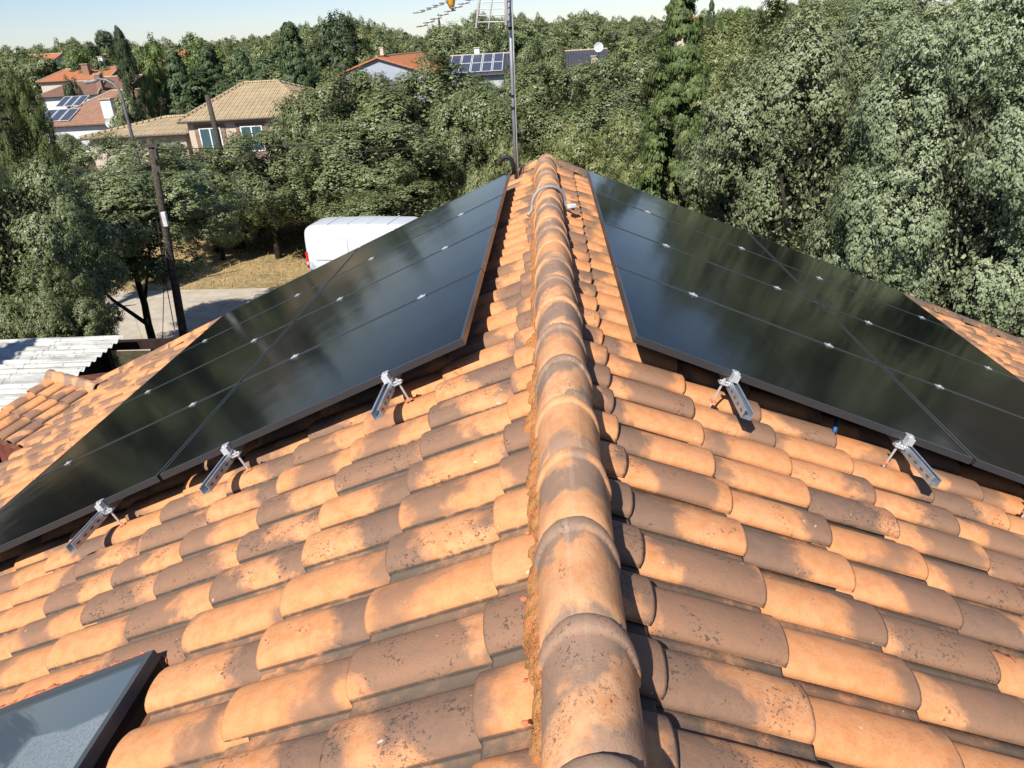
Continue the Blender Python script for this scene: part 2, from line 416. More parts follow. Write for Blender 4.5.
W1 = [(x, -2.0, z) for x, y, z in V]; W2 = [(x, YE-.25, z) for x, y, z in V]
mesh_w = mesh("wall", W1+W2, [(3, 2, 1, 4, 0), (5, 9, 6, 7, 8), (0, 5, 8, 3), (6, 1, 2, 7)])
obj("wall", mesh_w, M_WALLW, house)
# verge tiles along the far gable edge
def verge_mesh(L=.44):
    seg = 8; V, UV = [], []
    for y_, r_ in ((0, .070), (L-.05, .078), (L, .080)):
        for k in range(seg+1):
            a = math.pi*k/seg; V.append((y_, r_*math.cos(a)*1.0, r_*math.sin(a)*.75)); UV.append((y_, .1*a))
    n = seg+1
    Fc = [(i*n+k, (i+1)*n+k, (i+1)*n+k+1, i*n+k+1) for i in range(2) for k in range(seg)]
    b = len(V); V += [(L, .066*math.cos(math.pi*k/seg), .055*math.sin(math.pi*k/seg)) for k in range(n)]; UV += [(L, .1*k) for k in range(n)]
    Fc += [(2*n+k, b+k, b+k+1, 2*n+k+1) for k in range(seg)]
    me = mesh("verge_tile", V, Fc, True, UV); me.materials.append(M_TILE); return me
VM = verge_mesh()
for side in (-1, 1):
    for i in range(16):
        obj("verge_tile", VM, None, house, slope_matrix(side, .10 + i*.395, YE + .02, -.012) @ Matrix.Rotation(.02 + random.uniform(-.01, .01), 4, 'Y'))
# skylight
m_gl = Mat("skylight_glass", .04, .6); o_ = m_gl.obj()
cond = m_gl.noise(o_, 130, 2, .6)
xs_, ys_, _ = m_gl.sep(o_)
wv_ = m_gl.math('MULTIPLY', m_gl.math('SUBTRACT', m_gl.noise(o_, 6, 2), .5), .08)
low = m_gl.math('MULTIPLY', m_gl.step(m_gl.math('ADD', ys_, wv_), .225, .245), m_gl.step(m_gl.math('ADD', xs_, wv_), .42, .38))
m_gl.color(m_gl.mix(m_gl.math('MULTIPLY', low, m_gl.math('ADD', .5, m_gl.math('MULTIPLY', m_gl.step(cond, .3, .7), .4))), (.065, .085, .105), (.23, .265, .285)))
hgt = m_gl.math('MULTIPLY', low, cond); m_gl.bump(hgt, .003, .5)
M_SKYL = m_gl.m
sk = obj("skylight", None or mesh("skylight", [], []), None, house)
SK_T0, SK_T1, SK_Y0, SK_Y1 = 1.455, 2.50, .62, 1.868
sk.matrix_local = slope_matrix(-1, SK_T0, SK_Y1, 0.012)      # local x down the slope, local y towards the camera
LW, LH = SK_T1-SK_T0, SK_Y1-SK_Y0
mb = MB(); fw = .025
for c, d in (((LW/2, fw/2, -.02), (LW, fw, .04)), ((LW/2, LH-fw/2, -.02), (LW, fw, .04)), ((fw/2, LH/2, -.02), (fw, LH-2*fw, .04)), ((LW-fw/2, LH/2, -.02), (fw, LH-2*fw, .04))): mb.box(c, d)
M_SKF = Mat("dark_grey_frame", .45, .5, 0, (.055, .06, .065)).m
mb.build("frame", M_SKF, sk)
MB().box((LW/2, LH/2, -.014), (LW-2*fw-.002, LH-2*fw-.002, .008)).build("pane", M_SKYL, sk)
mb = MB()
mb.box((.012, LH/2, -.092), (.02, LH+.02, .10)).box((LW/2, .012, -.092), (LW, .02, .10)).box((-.035, LH/2+.01, -.128), (.075, LH+.10, .012)).box((LW/2, -.03, -.118), (LW+.15, .08, .012))
mb.build("flashing", M_BLACK, sk)
# sealant along the upper side of the skylight, and a red dab on the right slope
def blobstrip(name, side, t0, t1, y, wdt, hgt_, mat, seed, n0=-.05):
    rr = np.random.default_rng(seed); n = 60; m = 6; V = []
    for i in range(n+1):
        t = t0 + (t1-t0)*i/n; e = rr.normal(0, .006)
        for j in range(m+1):
            q = j/m; h = hgt_*math.sin(math.pi*q)**.7*min(1, .15 + i/6)
            V.append(plane_pt(side, t + rr.normal(0, .002), y + (q-.5)*(wdt+2*e), n0 + h*(1+rr.normal(0, .12)) + (0 if 0 < j < m else -.02)))
    Fc = [(i*(m+1)+j, (i+1)*(m+1)+j, (i+1)*(m+1)+j+1, i*(m+1)+j+1) for i in range(n) for j in range(m)]
    if side > 0: pass
    return obj(name, mesh(name, V, [f[::-1] for f in Fc] if side < 0 else Fc, True), mat, house)
blobstrip("sealant", -1, 1.455, 2.7, 1.902, .080, .046, M_SEAL, 1, -.052)
blobstrip("sealant", 1, 1.62, 1.80, 1.915, .10, .030, M_RED, 2, -.06)
# ------------------------------------------------------------------ lower roof at the far left corner
porch = thing("porch_roof", "small lower tiled roof beyond the left eave with its own short ridge", "roof", (0, 0, 0))
PS = R(14)
PORCH = Matrix.Translation((-5.80, 8.40, -2.50)) @ Matrix.Rotation(R(-27), 4, 'Z')      # local -x runs out along the short ridge
def porch_matrix(t, x, n=0.0):
    c_, s_ = math.cos(PS), math.sin(PS)
    return PORCH @ Matrix(((0, 1, 0, x), (-c_, 0, -s_, -c_*t - s_*n), (-s_, 0, c_, -s_*t + c_*n), (0, 0, 0, 1)))
for a in range(5):
    for b in range(3):
        obj("roof_tile", FULL[(a*3+b) % 8], None, porch, porch_matrix(.38*(b+1) - .47, -1.06 + a*.245 + random.uniform(-.006, .006)))
for k in range(3):
    obj("ridge_tile", CAPS[k], None, porch, PORCH @ Matrix.Translation((-.02 - .35*k, .0, -.09)) @ Matrix.Rotation(R(90), 4, 'Z') @ Matrix.Diagonal((.8, 1, .8, 1)))
mb = MB()
V = [PORCH @ Vector(p) for p in ((-1.05, 0, -.10), (-1.05, -1.1, -.39), (.3, -1.1, -.39), (.3, 0, -.10), (-1.05, .8, -.32), (.3, .8, -.32))]
mb.add(V, [(0, 1, 2, 3), (0, 3, 5, 4)])
mb.build("roof_deck", M_DECK, porch)
V = [PORCH @ Vector((x, y, -.42)) for x, y in ((-1.0, -.95), (.3, -.95), (.3, .75), (-1.0, .75))]
V += [Vector((p.x, p.y, GZ-.1)) for p in V]
MB().add(V, [(0, 1, 5, 4)[::-1], (1, 2, 6, 5)[::-1], (2, 3, 7, 6)[::-1], (3, 0, 4, 7)[::-1]]).build("wall", plain("maroon_wall", (.16, .05, .04), .9, .1), porch)
# ------------------------------------------------------------------ solar panels, rails, clamps
PW, PL_, GAP = 1.134, 1.782, .020
NP = .163*0 + .15                                     # glass height over the tile crests, along the slope normal
PSL = {-1: .354, 1: .392}                             # upper edge, measured down the slope from the apex
pf = MB(); fwid = .011
for c, d in (((0, PW/2-fwid/2, -.0175), (PL_, fwid, .035)), ((0, -PW/2+fwid/2, -.0175), (PL_, fwid, .035)),
             ((PL_/2-fwid/2, 0, -.0175), (fwid, PW-2*fwid, .035)), ((-PL_/2+fwid/2, 0, -.0175), (fwid, PW-2*fwid, .035))): pf.box(c, d)
pf_me = mesh("frame", pf.v, pf.f); pf_me.materials.append(M_FRAME)
pg = MB(); pg.box((0, 0, -.006), (PL_-2*fwid, PW-2*fwid, .009)); pg_me = mesh("glass", pg.v, pg.f); pg_me.materials.append(M_PV)
ORD = ("nearest to the viewer", "second from the viewer", "third from the viewer", "farthest from the viewer")
NSH = {}
for side, sn_ in ((-1, "left"), (1, "right")):
    for row, rn in ((0, "upper row beside the ridge"), (1, "lower row towards the eave")):
        for k in range(4):
            t = PSL[side] + (PL_+GAP)*row + PL_/2; y = 3.234 + (PW+GAP)*k + PW/2
            m = slope_matrix(side, t, y, NP) @ Matrix.Rotation(random.uniform(-.0012, .0012), 4, 'X')
            p = thing("solar_module", "black solar panel on the %s slope, %s, %s" % (sn_, rn, ORD[k]), "solar panel", group="black solar panels on the tiled roof")
            p.matrix_world = m
            obj("frame", pf_me, None, p); obj("glass", pg_me, None, p)
def channel(y0, y1):        # galvanised C channel with slotted back, open side up, along local y
    mb = MB(); w_, h_, t_ = .041, .041, .003; L = y1-y0; cy = (y0+y1)/2
    mb.box((-w_/2, cy, -h_/2), (t_, L, h_)).box((w_/2, cy, -h_/2), (t_, L, h_)).box((0, cy, -h_+t_/2), (w_-t_-.0004, L, t_))
    mb.box((-w_/2+.0055, cy, -.0012), (.0078, L-.001, .0022)).box((w_/2-.0055, cy, -.0012), (.0078, L-.001, .0022))
    return mb
M_SLOT = Mat("slot_shadow_steel", .5, .4, .3, (.10, .11, .12)).m
RT = {-1: (.77, 1.71, 2.53, 3.62), 1: (.90, 1.82, 2.60, 3.66)}
for side, sn_ in ((-1, "left"), (1, "right")):
    for k, t in enumerate(RT[side]):
        s_ = side
        lab = "%s galvanised mounting rail below the panels of the %s slope" % (("first, nearest the ridge,", "second from the ridge,", "third from the ridge,", "lowest, nearest the eave,")[k], sn_)
        rail = thing("mounting_rail", lab, "mounting rail", group="mounting rails below the solar panels")
        # local frame: x down the slope, y along the ridge away from the viewer, z off the roof
        base = slope_matrix(side, t, 3.234, NP-.035) @ (Matrix.Identity(4) if side > 0 else Matrix.Diagonal((1, 1, 1, 1)))
        rail.matrix_world = base
        q = 1 if side > 0 else -1                      # local y of the left slope points towards the viewer
        y0, y1 = sorted((q*-.335, q*4.70))
        channel(y0, y1).build("channel", M_ALU, rail)
        sl = MB()
        for a in range(6):
            sl.box((-.0227, q*(-.30+.06*a), -.02), (.0012, .026, .010)); sl.box((.0227, q*(-.30+.06*a), -.02), (.0012, .026, .010))
        sl.build("slots", M_SLOT, rail)["kind"] = "stuff"
        ec = MB(); ec.box((0, q*-.022, .016), (.034, .038, .038)).box((0, q*-.004, .0375), (.034, .034, .005)).tube([(0, q*-.02, .03), (0, q*-.02, .047)], .008, 6)
        ec.build("end_clamp", M_CLAMP, rail, bevel=.0015)
        mc = MB(); mc.box((0, 0, .0376), (.052, .034, .004)).tube([(0, 0, .03), (0, 0, .047)], .0075, 6).box((0, 0, .018), (.02, .017, .03))
        mcm = mesh("mid_clamp", mc.v, mc.f); mcm.materials.append(M_CLAMP)
        for j in range(3): obj("mid_clamp", mcm, None, rail, Matrix.Translation((0, q*((PW+GAP)*(j+1)-GAP/2), 0)))
        ec2 = MB(); ec2.box((0, q*(4*(PW+GAP)+.0), .016), (.034, .03, .038)); ec2.build("end_clamp", M_CLAMP, rail)
        # hanger bolt on the ridge-side of the rail: angle plate, stud, nut
        hb = MB(); bx, by = -.050, q*-.045
        hb.tube([(bx, by, -.15), (bx, by, .004)], .0055, 6).box((bx+.010, by, -.022), (.06, .035, .004)).tube([(bx, by, -.028), (bx, by, -.018)], .012, 6).tube([(bx, by, -.016), (bx, by, -.006)], .011, 6)
        hb.box((bx+.026, by, -.012), (.004, .035, .024)).tube([(bx-.02, by, -.012), (bx+.02, by, -.012)], .004, 6)
        hb.build("hanger_bolt", M_CLAMP, rail)
        V = []; nn_ = 10
        for a in range(nn_):
            th = 2*math.pi*a/nn_; V.append((bx+.022*math.cos(th), by+.017*math.sin(th), -.122+.004*math.sin(3*a)))
        V.append((bx, by, -.108))
        MB().add(V, [(a, (a+1) % nn_, nn_) for a in range(nn_)]).build("sealant", M_SEAL, rail, True)
# cable tube dangling below the right panels
pp = [plane_pt(1, 1.56, 3.42, .05), plane_pt(1, 1.545, 3.36, .03), plane_pt(1, 1.54, 3.33, .0)]
tag(MB().tube(pp, .011, 8).build("cable_tube", M_BLUE, None, True), "short blue plastic tube poking out below the near edge of the right panels", "tube")
# clips fastening the frame corners on the right slope
# ------------------------------------------------------------------ cable over the ridge
gcab = []
yC = 6.15
for k in range(15):
    a = math.pi*(k/14); gcab.append((cap_x(yC) - .128*math.cos(a)*1.06, yC - .10 + .16*(k/14) - .03*math.sin(a), -.02 + .175*math.sin(a)**.8))
gcab.insert(0, (gcab[0][0]-.03, yC-.16, -.045)); gcab.append((gcab[-1][0]+.07, yC+.02, -.05))
t_ = thing("cable", "grey flexible conduit looped over the ridge tiles near the far end", "cable")
MB().tube(gcab, .0125, 8).build("conduit", plain("grey_conduit", (.30, .31, .31), .5, .4), t_, True)
MB().box((cap_x(yC)+.185, yC-.02, -.015), (.07, .04, .03), .5).build("connector", plain("white_plastic", (.75, .75, .73), .5), t_, bevel=.006)
# ------------------------------------------------------------------ antenna mast at the far end of the ridge
B0 = at(515, 166, 8.45); T0_ = at(507, -40, 8.45)
mx, my = B0.x, 8.45
mast = thing("antenna_mast", "slim grey antenna mast fixed at the far end of the ridge", "antenna", (mx, my, -.35))
def rel(px, py, Y=my): return at(px, py, Y) - Vector((mx, my, -.35))
tp = rel(507, -60)
tx = lambda z: (tp.x-0)*(z-0)/(tp.z)
mat_mast = plain("mast_steel", (.30, .31, .32), .5, .5, .4)
MB().tube([(0, 0, -.15), (tp.x, 0, tp.z)], .0175, 10).build("pole", mat_mast, mast, True)
MB().tube([(.035, -.02, .05), (.032, -.02, .5), (tp.x+.03, -.02, tp.z)], .006, 6).build("coax_cable", plain("white_cable", (.28, .28, .27), .5), mast, True)
cl = MB()
for py in (28, 96, 108): p = rel(512, py); cl.tube([(tx(p.z), 0, p.z-.012), (tx(p.z), 0, p.z+.012)], .026, 8)
cl.build("cable_tie", M_BLACK, mast)
lp = [rel(514, 174, my-.05)]
for k in range(9):
    a = math.pi*(k/8); lp.append(rel(506.5 + 6.5*math.cos(a), 166 - 9*math.sin(a), my-.05))
MB().tube(lp, .022, 8).build("cable_loop", M_BLACK, mast, True)
# yellow dipole box with two element rows, seen below the top edge of the picture
ant = thing("yagi_antenna", "television antenna with a yellow dipole box and thin cross elements left of the mast", "antenna", (mx, my, 0))
def rl(px, py, Y): return at(px, py, Y) - Vector((mx, my, 0))
Ya = my - .15
c0, c1 = rl(452, 9, Ya), rl(446, -30, Ya)
mb = MB(); mb.tube([c0, c0.lerp(c1, .15), c0.lerp(c1, .5), c1], [.018, .040, .050, .052], 10)
mb.build("dipole_box", plain("yellow_plastic", (.70, .33, .03), .5, .4, 0, .15, 4), ant, True)
M_ANT = plain("antenna_aluminium", (.45, .45, .45), .5, .5, .3)
def boom(a, b, n, Y):
    pa, pb = rl(*a, Y), rl(*b, Y)
    mb = MB().tube([pa, pb], .006, 6); mb.build("boom", M_ANT, ant)
    e = MB()
    for k in range(n):
        q = pa.lerp(pb, (k+.3)/n); e.tube([q + Vector((-.05, -.06, -.006)), q + Vector((.05, .06, .006))], .0065, 5)
    e.build("elements", M_ANT, ant)
boom((417, 13), (462, -4), 7, Ya); boom((420, 27), (476, -3), 8, Ya)
MB().tube([c1, Vector((tx(0.6) if False else rl(507, -38, my).x, 0, rl(507, -38, my).z))], .012, 6).build("support_arm", M_ANT, ant)
ref = thing("reflector_grid", "grid reflector of upright bars and thin rungs beside the mast top", "antenna", (mx, my, 0))
Yr = my - .12
for a, b, r_ in (((476, 28), (483, -30), .013), ((506, 25), (506, -30), .016), ((488.5, 29), (496, -30), .007)):
    MB().tube([rl(*a, Yr), rl(*b, Yr)], r_, 6).build("upright", plain("weathered_aluminium", (.42, .38, .35), .55, .4, .2), ref)
for k in range(6):
    y = 22 - 6.6*k
    MB().tube([rl(477 + k*.7, y+.2, Yr), rl(506, y-.3, Yr)], .005, 6).build("rung", M_ANT, ref)
MB().tube([rl(476+6, -16, Yr), Vector((tx(.9) if False else rl(507, -16, my).x, 0, rl(507, -16, my).z))], .01, 6).build("bracket", M_ANT, ref)
# ------------------------------------------------------------------ foliage builders
def crown_mesh(name, seed, clumps, tufts, leaves, lsz, shape='round', asp=.55, tuft_r=.075, droop=.25, lobes=13, core=2200, carve=(), anz=.85):
    g = np.random.default_rng(seed)
    i = np.arange(clumps)+.5
    th = np.arccos(1-2*i/clumps); ph = math.pi*(1+5**.5)*i + g.normal(0, .25, clumps)
    d = np.stack([np.sin(th)*np.cos(ph), np.sin(th)*np.sin(ph), np.cos(th)], -1) + g.normal(0, .14, (clumps, 3))
    d /= np.linalg.norm(d, axis=1)[:, None]
    rad = g.uniform(.42, .86, clumps); cr = g.uniform(.15, .31, clumps)*(1.25 - .35*rad)
    c = d*rad[:, None]
    if shape == 'round':
        k = np.arange(lobes)+.5; lt = np.arccos(1-2*k/lobes); lp = math.pi*(1+5**.5)*k + g.normal(0, .3, lobes)
        ldir = np.stack([np.sin(lt)*np.cos(lp), np.sin(lt)*np.sin(lp), np.cos(lt)], -1) + g.normal(0, .12, (lobes, 3)); ldir /= np.linalg.norm(ldir, axis=1)[:, None]
        lc = ldir*g.uniform(.50, .68, lobes)[:, None]; lr = g.uniform(.26, .42, lobes); li = np.arange(clumps) % lobes
        d = g.normal(0, 1, (clumps, 3)); d /= np.linalg.norm(d, axis=1)[:, None]; d = d + .75*ldir[li]; d /= np.linalg.norm(d, axis=1)[:, None]
        c = lc[li] + d*(lr[li]*g.uniform(.55, 1.0, clumps))[:, None]; cr = g.uniform(.10, .185, clumps)*(1 + .5*(clumps < 80))
        c[:, 2] = np.where(c[:, 2] < -.6, -.6 + (c[:, 2]+.6)*.5, c[:, 2])
    elif shape in ('cone', 'column', 'spire'):
        z = g.uniform(-1, .97, clumps); zz = (z+1)/2
        prof = (1-zz)**.8*.82+.015 if shape == 'cone' else (1-zz)**.80*.84+.03 if shape == 'spire' else np.sin(math.pi*np.clip(zz*.80+.20, 0, 1))**.6*.72+.04
        a = ph; rr = prof*g.uniform(.55, 1.0, clumps)
        c = np.stack([rr*np.cos(a), rr*np.sin(a), z], -1); d = np.stack([np.cos(a), np.sin(a), .35+0*a], -1)
        cr = ((.07 + .26*prof) if shape != 'spire' else (.055 + .17*prof))*g.uniform(.7, 1.25, clumps)
    n = clumps*tufts
    ci = np.repeat(np.arange(clumps), tufts)
    td = g.normal(0, 1, (n, 3)); td /= np.linalg.norm(td, axis=1)[:, None]
    td = td + .65*d[ci]; td /= np.linalg.norm(td, axis=1)[:, None]
    tr = g.uniform(.55, 1.06, n)
    anis = np.array([1, 1, anz])
    if shape in ('cone', 'column', 'spire'): anis = np.array([1, 1, .5 if shape == 'cone' else .34 if shape == 'spire' else .42])
    tc = c[ci] + td*(tr*cr[ci])[:, None]*anis
    for (cx_, cy_, cz_, rr_) in carve:
        keep = np.linalg.norm(tc - np.array([cx_, cy_, cz_]), axis=1) > rr_*g.uniform(.8, 1.15, len(tc)); tc, td, ci = tc[keep], td[keep], ci[keep]
    n = len(tc)
    N = n*leaves; ti = np.repeat(np.arange(n), leaves)
    ld = g.normal(0, 1, (N, 3)); ld /= np.linalg.norm(ld, axis=1)[:, None]
    p = tc[ti] + ld*g.uniform(.25, 1, N)[:, None]*tuft_r*anis
    nrm = .8*td[ti] + .45*d[ci][ti] + .45*ld + np.array([0, 0, .25]); nrm /= np.linalg.norm(nrm, axis=1)[:, None]
    ax = g.normal(0, 1, (N, 3)) - np.array([0, 0, droop]); ax -= nrm*(ax*nrm).sum(1)[:, None]; ax /= np.linalg.norm(ax, axis=1)[:, None]
    bx = np.cross(nrm, ax); s = lsz*g.uniform(.6, 1.25, N)[:, None]
    V = np.stack([p - ax*s*.5, p + bx*s*asp*.5 + nrm*s*.08, p + ax*s*.5, p - bx*s*asp*.5 + nrm*s*.08], 1).reshape(-1, 3)
    if core and shape == 'round':                      # inner leaves and twigs, added to block light and keep gaps dark
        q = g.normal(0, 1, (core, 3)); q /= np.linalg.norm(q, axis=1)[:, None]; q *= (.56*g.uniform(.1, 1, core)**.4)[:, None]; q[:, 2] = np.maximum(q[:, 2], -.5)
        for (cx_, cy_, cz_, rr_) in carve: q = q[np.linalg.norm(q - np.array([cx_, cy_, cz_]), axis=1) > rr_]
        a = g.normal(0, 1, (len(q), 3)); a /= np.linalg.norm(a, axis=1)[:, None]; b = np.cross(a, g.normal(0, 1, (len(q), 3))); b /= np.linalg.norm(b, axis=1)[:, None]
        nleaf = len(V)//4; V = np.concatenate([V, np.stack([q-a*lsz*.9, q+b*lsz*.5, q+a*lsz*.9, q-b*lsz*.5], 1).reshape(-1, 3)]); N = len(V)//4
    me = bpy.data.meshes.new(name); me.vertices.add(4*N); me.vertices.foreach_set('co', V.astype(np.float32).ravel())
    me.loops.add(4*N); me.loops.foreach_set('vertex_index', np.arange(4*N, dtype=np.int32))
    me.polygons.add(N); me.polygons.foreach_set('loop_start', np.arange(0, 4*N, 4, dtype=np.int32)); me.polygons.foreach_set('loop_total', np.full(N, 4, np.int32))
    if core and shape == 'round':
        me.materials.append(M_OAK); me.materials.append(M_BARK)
        mi = np.zeros(N, np.int32); mi[nleaf + (N-nleaf)*6//10:] = 1; me.polygons.foreach_set('material_index', mi)  # bark colour on the last core quads darkens the crown gaps
    me.update(calc_edges=True); return me
def trunk_mesh(seed, h=.62, r=.028, branches=6, lean=.03, fork=True):
    rr = random.Random(seed); mb = MB(); pts = []; x = y = 0
    for k in range(7):
        q = k/6; pts.append((x, y, q*h - (.02 if k == 0 else 0))); x += rr.uniform(-lean, lean); y += rr.uniform(-lean, lean)
    mb.tube(pts, [r*(1.25 if k == 0 else 1)*(1-.55*k/6) for k in range(7)], 8)
    for b in range(branches):
        k = rr.randint(2, 6); p = Vector(pts[k]); a = rr.uniform(0, 6.28) if branches < 4 else 6.28*b/branches + rr.uniform(-.4, .4)
        dirv = Vector((math.cos(a), math.sin(a), rr.uniform(.7, 1.3))); L = rr.uniform(.16, .28)
        q1 = p + dirv*L*.5 + Vector((0, 0, .01)); q2 = p + dirv*L + Vector((rr.uniform(-.03, .03), rr.uniform(-.03, .03), .05))
        rb = r*(1-.55*k/6)*.62; mb.tube([p, q1, q2], [rb, rb*.7, rb*.3], 6)
    me = mesh("trunk", mb.v, mb.f, True); me.materials.append(M_BARK); return me
TR = [trunk_mesh(i) for i in range(4)]
TRS = [trunk_mesh(10+i, .9, .012, 0, .004) for i in range(2)]
def with_mat(me, m):
    k = (me.name, m.name)
    if k not in MM:
        c = me.copy()
        if len(c.materials) == 0: c.materials.append(m)
        else: c.materials[0] = m
        MM[k] = c
    return MM[k]
MM = {}
CRN = {}
def crown_lib(key, *a, **k):
    CRN[key] = crown_mesh("crown", *a, **k)
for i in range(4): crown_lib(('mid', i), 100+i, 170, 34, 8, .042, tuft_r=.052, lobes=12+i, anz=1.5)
for i in range(4): crown_lib(('far', i), 200+i, 70, 24, 6, .080, tuft_r=.085, lobes=10+i, core=500)
for i in range(2): crown_lib(('cone', i), 300+i, 130, 16, 6, .080, 'cone', tuft_r=.080, droop=.6)
crown_lib(('column', 0), 310, 240, 34, 8, .042, 'column', .5, .050, -.9)
crown_lib(('spire', 0), 311, 260, 34, 9, .034, 'spire', .6, .050, .0)
def plant(name, label, px, py, wpx, Y, key, mat, cb=.28, group=None, hz=None, trunk=None, tilt=None, me=None, cat="tree", rz=None):
    top = at(px, py, Y); P = np.array([top.x, Y, (top.z+GZ)/2]); d = project(P)[2]
    r = wpx/2*d/F_PX
    # a vertical trunk: take x at the height of the crown middle
    H = top.z - GZ
    h2 = (H*(1-cb))/2
    mid = top.z - h2
    # find x so that the crown's middle is right below the given top pixel along the picture's lean
    x = top.x
    t = thing(name, label, cat, (x, Y, GZ), random.uniform(0, 6.28) if rz is None else rz, group)
    cm = me if me is not None else CRN[key]
    c = obj("crown", with_mat(cm, mat), None, t); k = 1.02
    c.scale = (r/ (1.02), r/1.02, h2/1.0); c.location = (0, 0, H - h2*(1.0 if (me is None and key[0] in ('cone', 'column', 'spire')) else .98))
    if trunk is not False:
        tm = trunk or (TRS[0] if (me is None and key[0] in ('cone', 'column', 'spire')) else TR[random.randint(0, 3)])
        obj("trunk", tm, None, t, Matrix.Diagonal((H, H, H*(.98 if cb > .2 else .8), 1)))
    return t
# ------------------------------------------------------------------ near trees with crowns of their own
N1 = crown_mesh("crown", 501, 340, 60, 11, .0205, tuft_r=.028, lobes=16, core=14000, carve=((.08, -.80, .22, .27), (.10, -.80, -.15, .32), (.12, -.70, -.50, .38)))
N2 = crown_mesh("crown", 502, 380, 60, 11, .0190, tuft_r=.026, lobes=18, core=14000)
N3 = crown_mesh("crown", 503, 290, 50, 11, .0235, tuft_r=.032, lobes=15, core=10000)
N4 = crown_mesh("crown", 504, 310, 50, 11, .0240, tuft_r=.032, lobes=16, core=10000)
OAKS = "holm oaks around the house"
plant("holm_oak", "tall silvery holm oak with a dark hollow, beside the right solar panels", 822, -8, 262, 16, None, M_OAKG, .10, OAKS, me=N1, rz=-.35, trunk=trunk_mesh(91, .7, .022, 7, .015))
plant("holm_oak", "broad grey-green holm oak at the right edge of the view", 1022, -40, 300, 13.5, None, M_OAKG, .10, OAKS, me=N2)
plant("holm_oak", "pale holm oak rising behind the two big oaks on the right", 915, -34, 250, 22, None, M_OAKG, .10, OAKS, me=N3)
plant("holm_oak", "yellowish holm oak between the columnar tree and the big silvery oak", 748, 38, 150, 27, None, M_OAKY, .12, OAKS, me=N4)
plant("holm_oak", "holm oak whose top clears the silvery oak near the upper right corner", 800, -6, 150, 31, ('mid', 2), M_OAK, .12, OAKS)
plant("columnar_tree", "tall dark green columnar tree reaching the top of the photo", 684, -20, 158, 20, ('spire', 0), M_CON, .02)
plant("holm_oak", "low yellow-green oak just behind the ridge end, right of the mast", 560, 118, 150, 19, None, M_OAKY, .10, OAKS, me=N3)
plant("holm_oak", "pale oak behind the right panels, left of the columnar tree", 640, 112, 120, 22, None, M_OAKY, .10, OAKS, me=N4)
plant("holm_oak", "yellow-green oak close to the left side of the mast foot", 490, 132, 90, 20, None, M_OAKY, .10, OAKS, me=N4)
# left side
plant("holm_oak", "leafy holm oak with a bent dark trunk standing by the roadside", 98, 139, 240, 19.6, None, M_OAK, .36, OAKS, me=N4, trunk=trunk_mesh(77, .6, .020, 3, .012))
plant("holm_oak", "holm oak cut off by the left edge of the photo, above the bush", -14, 132, 180, 15.5, None, M_OAK, .2, OAKS, me=N3)
plant("bush", "rounded dense bush behind the corrugated shed roof", 28, 264, 112, 13.2, None, M_OAK, .30, None, trunk=False, me=N4, cat="bush")
plant("pine_tree", "feathery light green pine at the left edge of the photo", -2, 64, 66, 24, None, M_PINE, .2, me=N3)
plant("holm_oak", "grey-green oak in front of the beige house, left of its window", 212, 142, 126, 33.0, ('mid', 2), M_OAK, .08, OAKS)
plant("holm_oak", "oak hiding the right half of the beige house", 306, 95, 112, 36.0, ('mid', 3), M_OAK, .08, OAKS)
plant("holm_oak", "oak with a bushy top between the beige house and the white gabled house", 350, 73, 158, 38.0, ('mid', 0), M_OAK, .08, OAKS)
plant("holm_oak", "large dark oak standing behind the white van", 420, 67, 195, 38.0, ('mid', 1), M_OAK, .08, OAKS)
plant("holm_oak", "oak below the roof with the pale solar array, left of the mast", 470, 88, 130, 36.0, ('mid', 2), M_OAK, .08, OAKS)
plant("holm_oak", "oak with low hanging branches above the van roof", 372, 125, 183, 33.0, ('mid', 3), M_OAK, .2, OAKS)
plant("holm_oak", "oak over the dry verge left of the van", 256, 135, 146, 31.0, ('mid', 0), M_OAK, .26, OAKS)
plant("holm_oak", "oak left of the verge in front of the stone wall", 196, 160, 122, 32.5, ('mid', 1), M_OAK, .28, OAKS)
plant("holm_oak", "dark oak right of the mast, below the slate roofed house", 552, 69, 146, 40.0, ('mid', 3), M_OAK, .1, OAKS)
plant("holm_oak", "oak filling the gap below the white dish", 600, 67, 109, 60.0, ('mid', 1), M_OAK, .05, OAKS)
plant("holm_oak", "rounded dark oak overlapping the mast above the ridge", 540, 44, 76, 52.0, ('mid', 0), M_OAK, .1, OAKS)
plant("holm_oak", "shaded oak in the hollow behind the pale oak", 600, 91, 134, 39.0, ('mid', 1), M_OAK, .1, OAKS)
plant("holm_oak", "oak crown between the slate roofed house and the columnar tree", 630, 45, 109, 52.0, ('mid', 2), M_OAK, .1, OAKS)
plant("holm_oak", "oak right of the columnar tree, near the far orange roofs", 730, 25, 134, 46.0, ('mid', 3), M_OAKY, .1, OAKS)
plant("holm_oak", "shaded low oak behind the van's roof, right of its rear", 385, 178, 150, 30.5, ('mid', 2), M_OAK, .06, OAKS)
plant("holm_oak", "low leafy oak by the stone wall, left of the van", 250, 186, 110, 35.0, ('mid', 3), M_OAK, .12, OAKS)
plant("holm_oak", "low leafy oak between the utility pole and the stone wall", 205, 182, 96, 31.0, ('mid', 2), M_OAK, .16, OAKS)
plant("holm_oak", "deep green oak filling the space under the white gabled house", 428, 76, 84, 44.0, ('mid', 3), M_OAK, .04, OAKS)
plant("holm_oak", "deep green oak filling the space right of the beige house", 336, 98, 100, 40.0, ('mid', 0), M_OAK, .04, OAKS)
plant("holm_oak", "oak crown hiding the lower wall of the red roofed house", 52, 132, 60, 58, ('mid', 1), M_OAK, .04, OAKS)
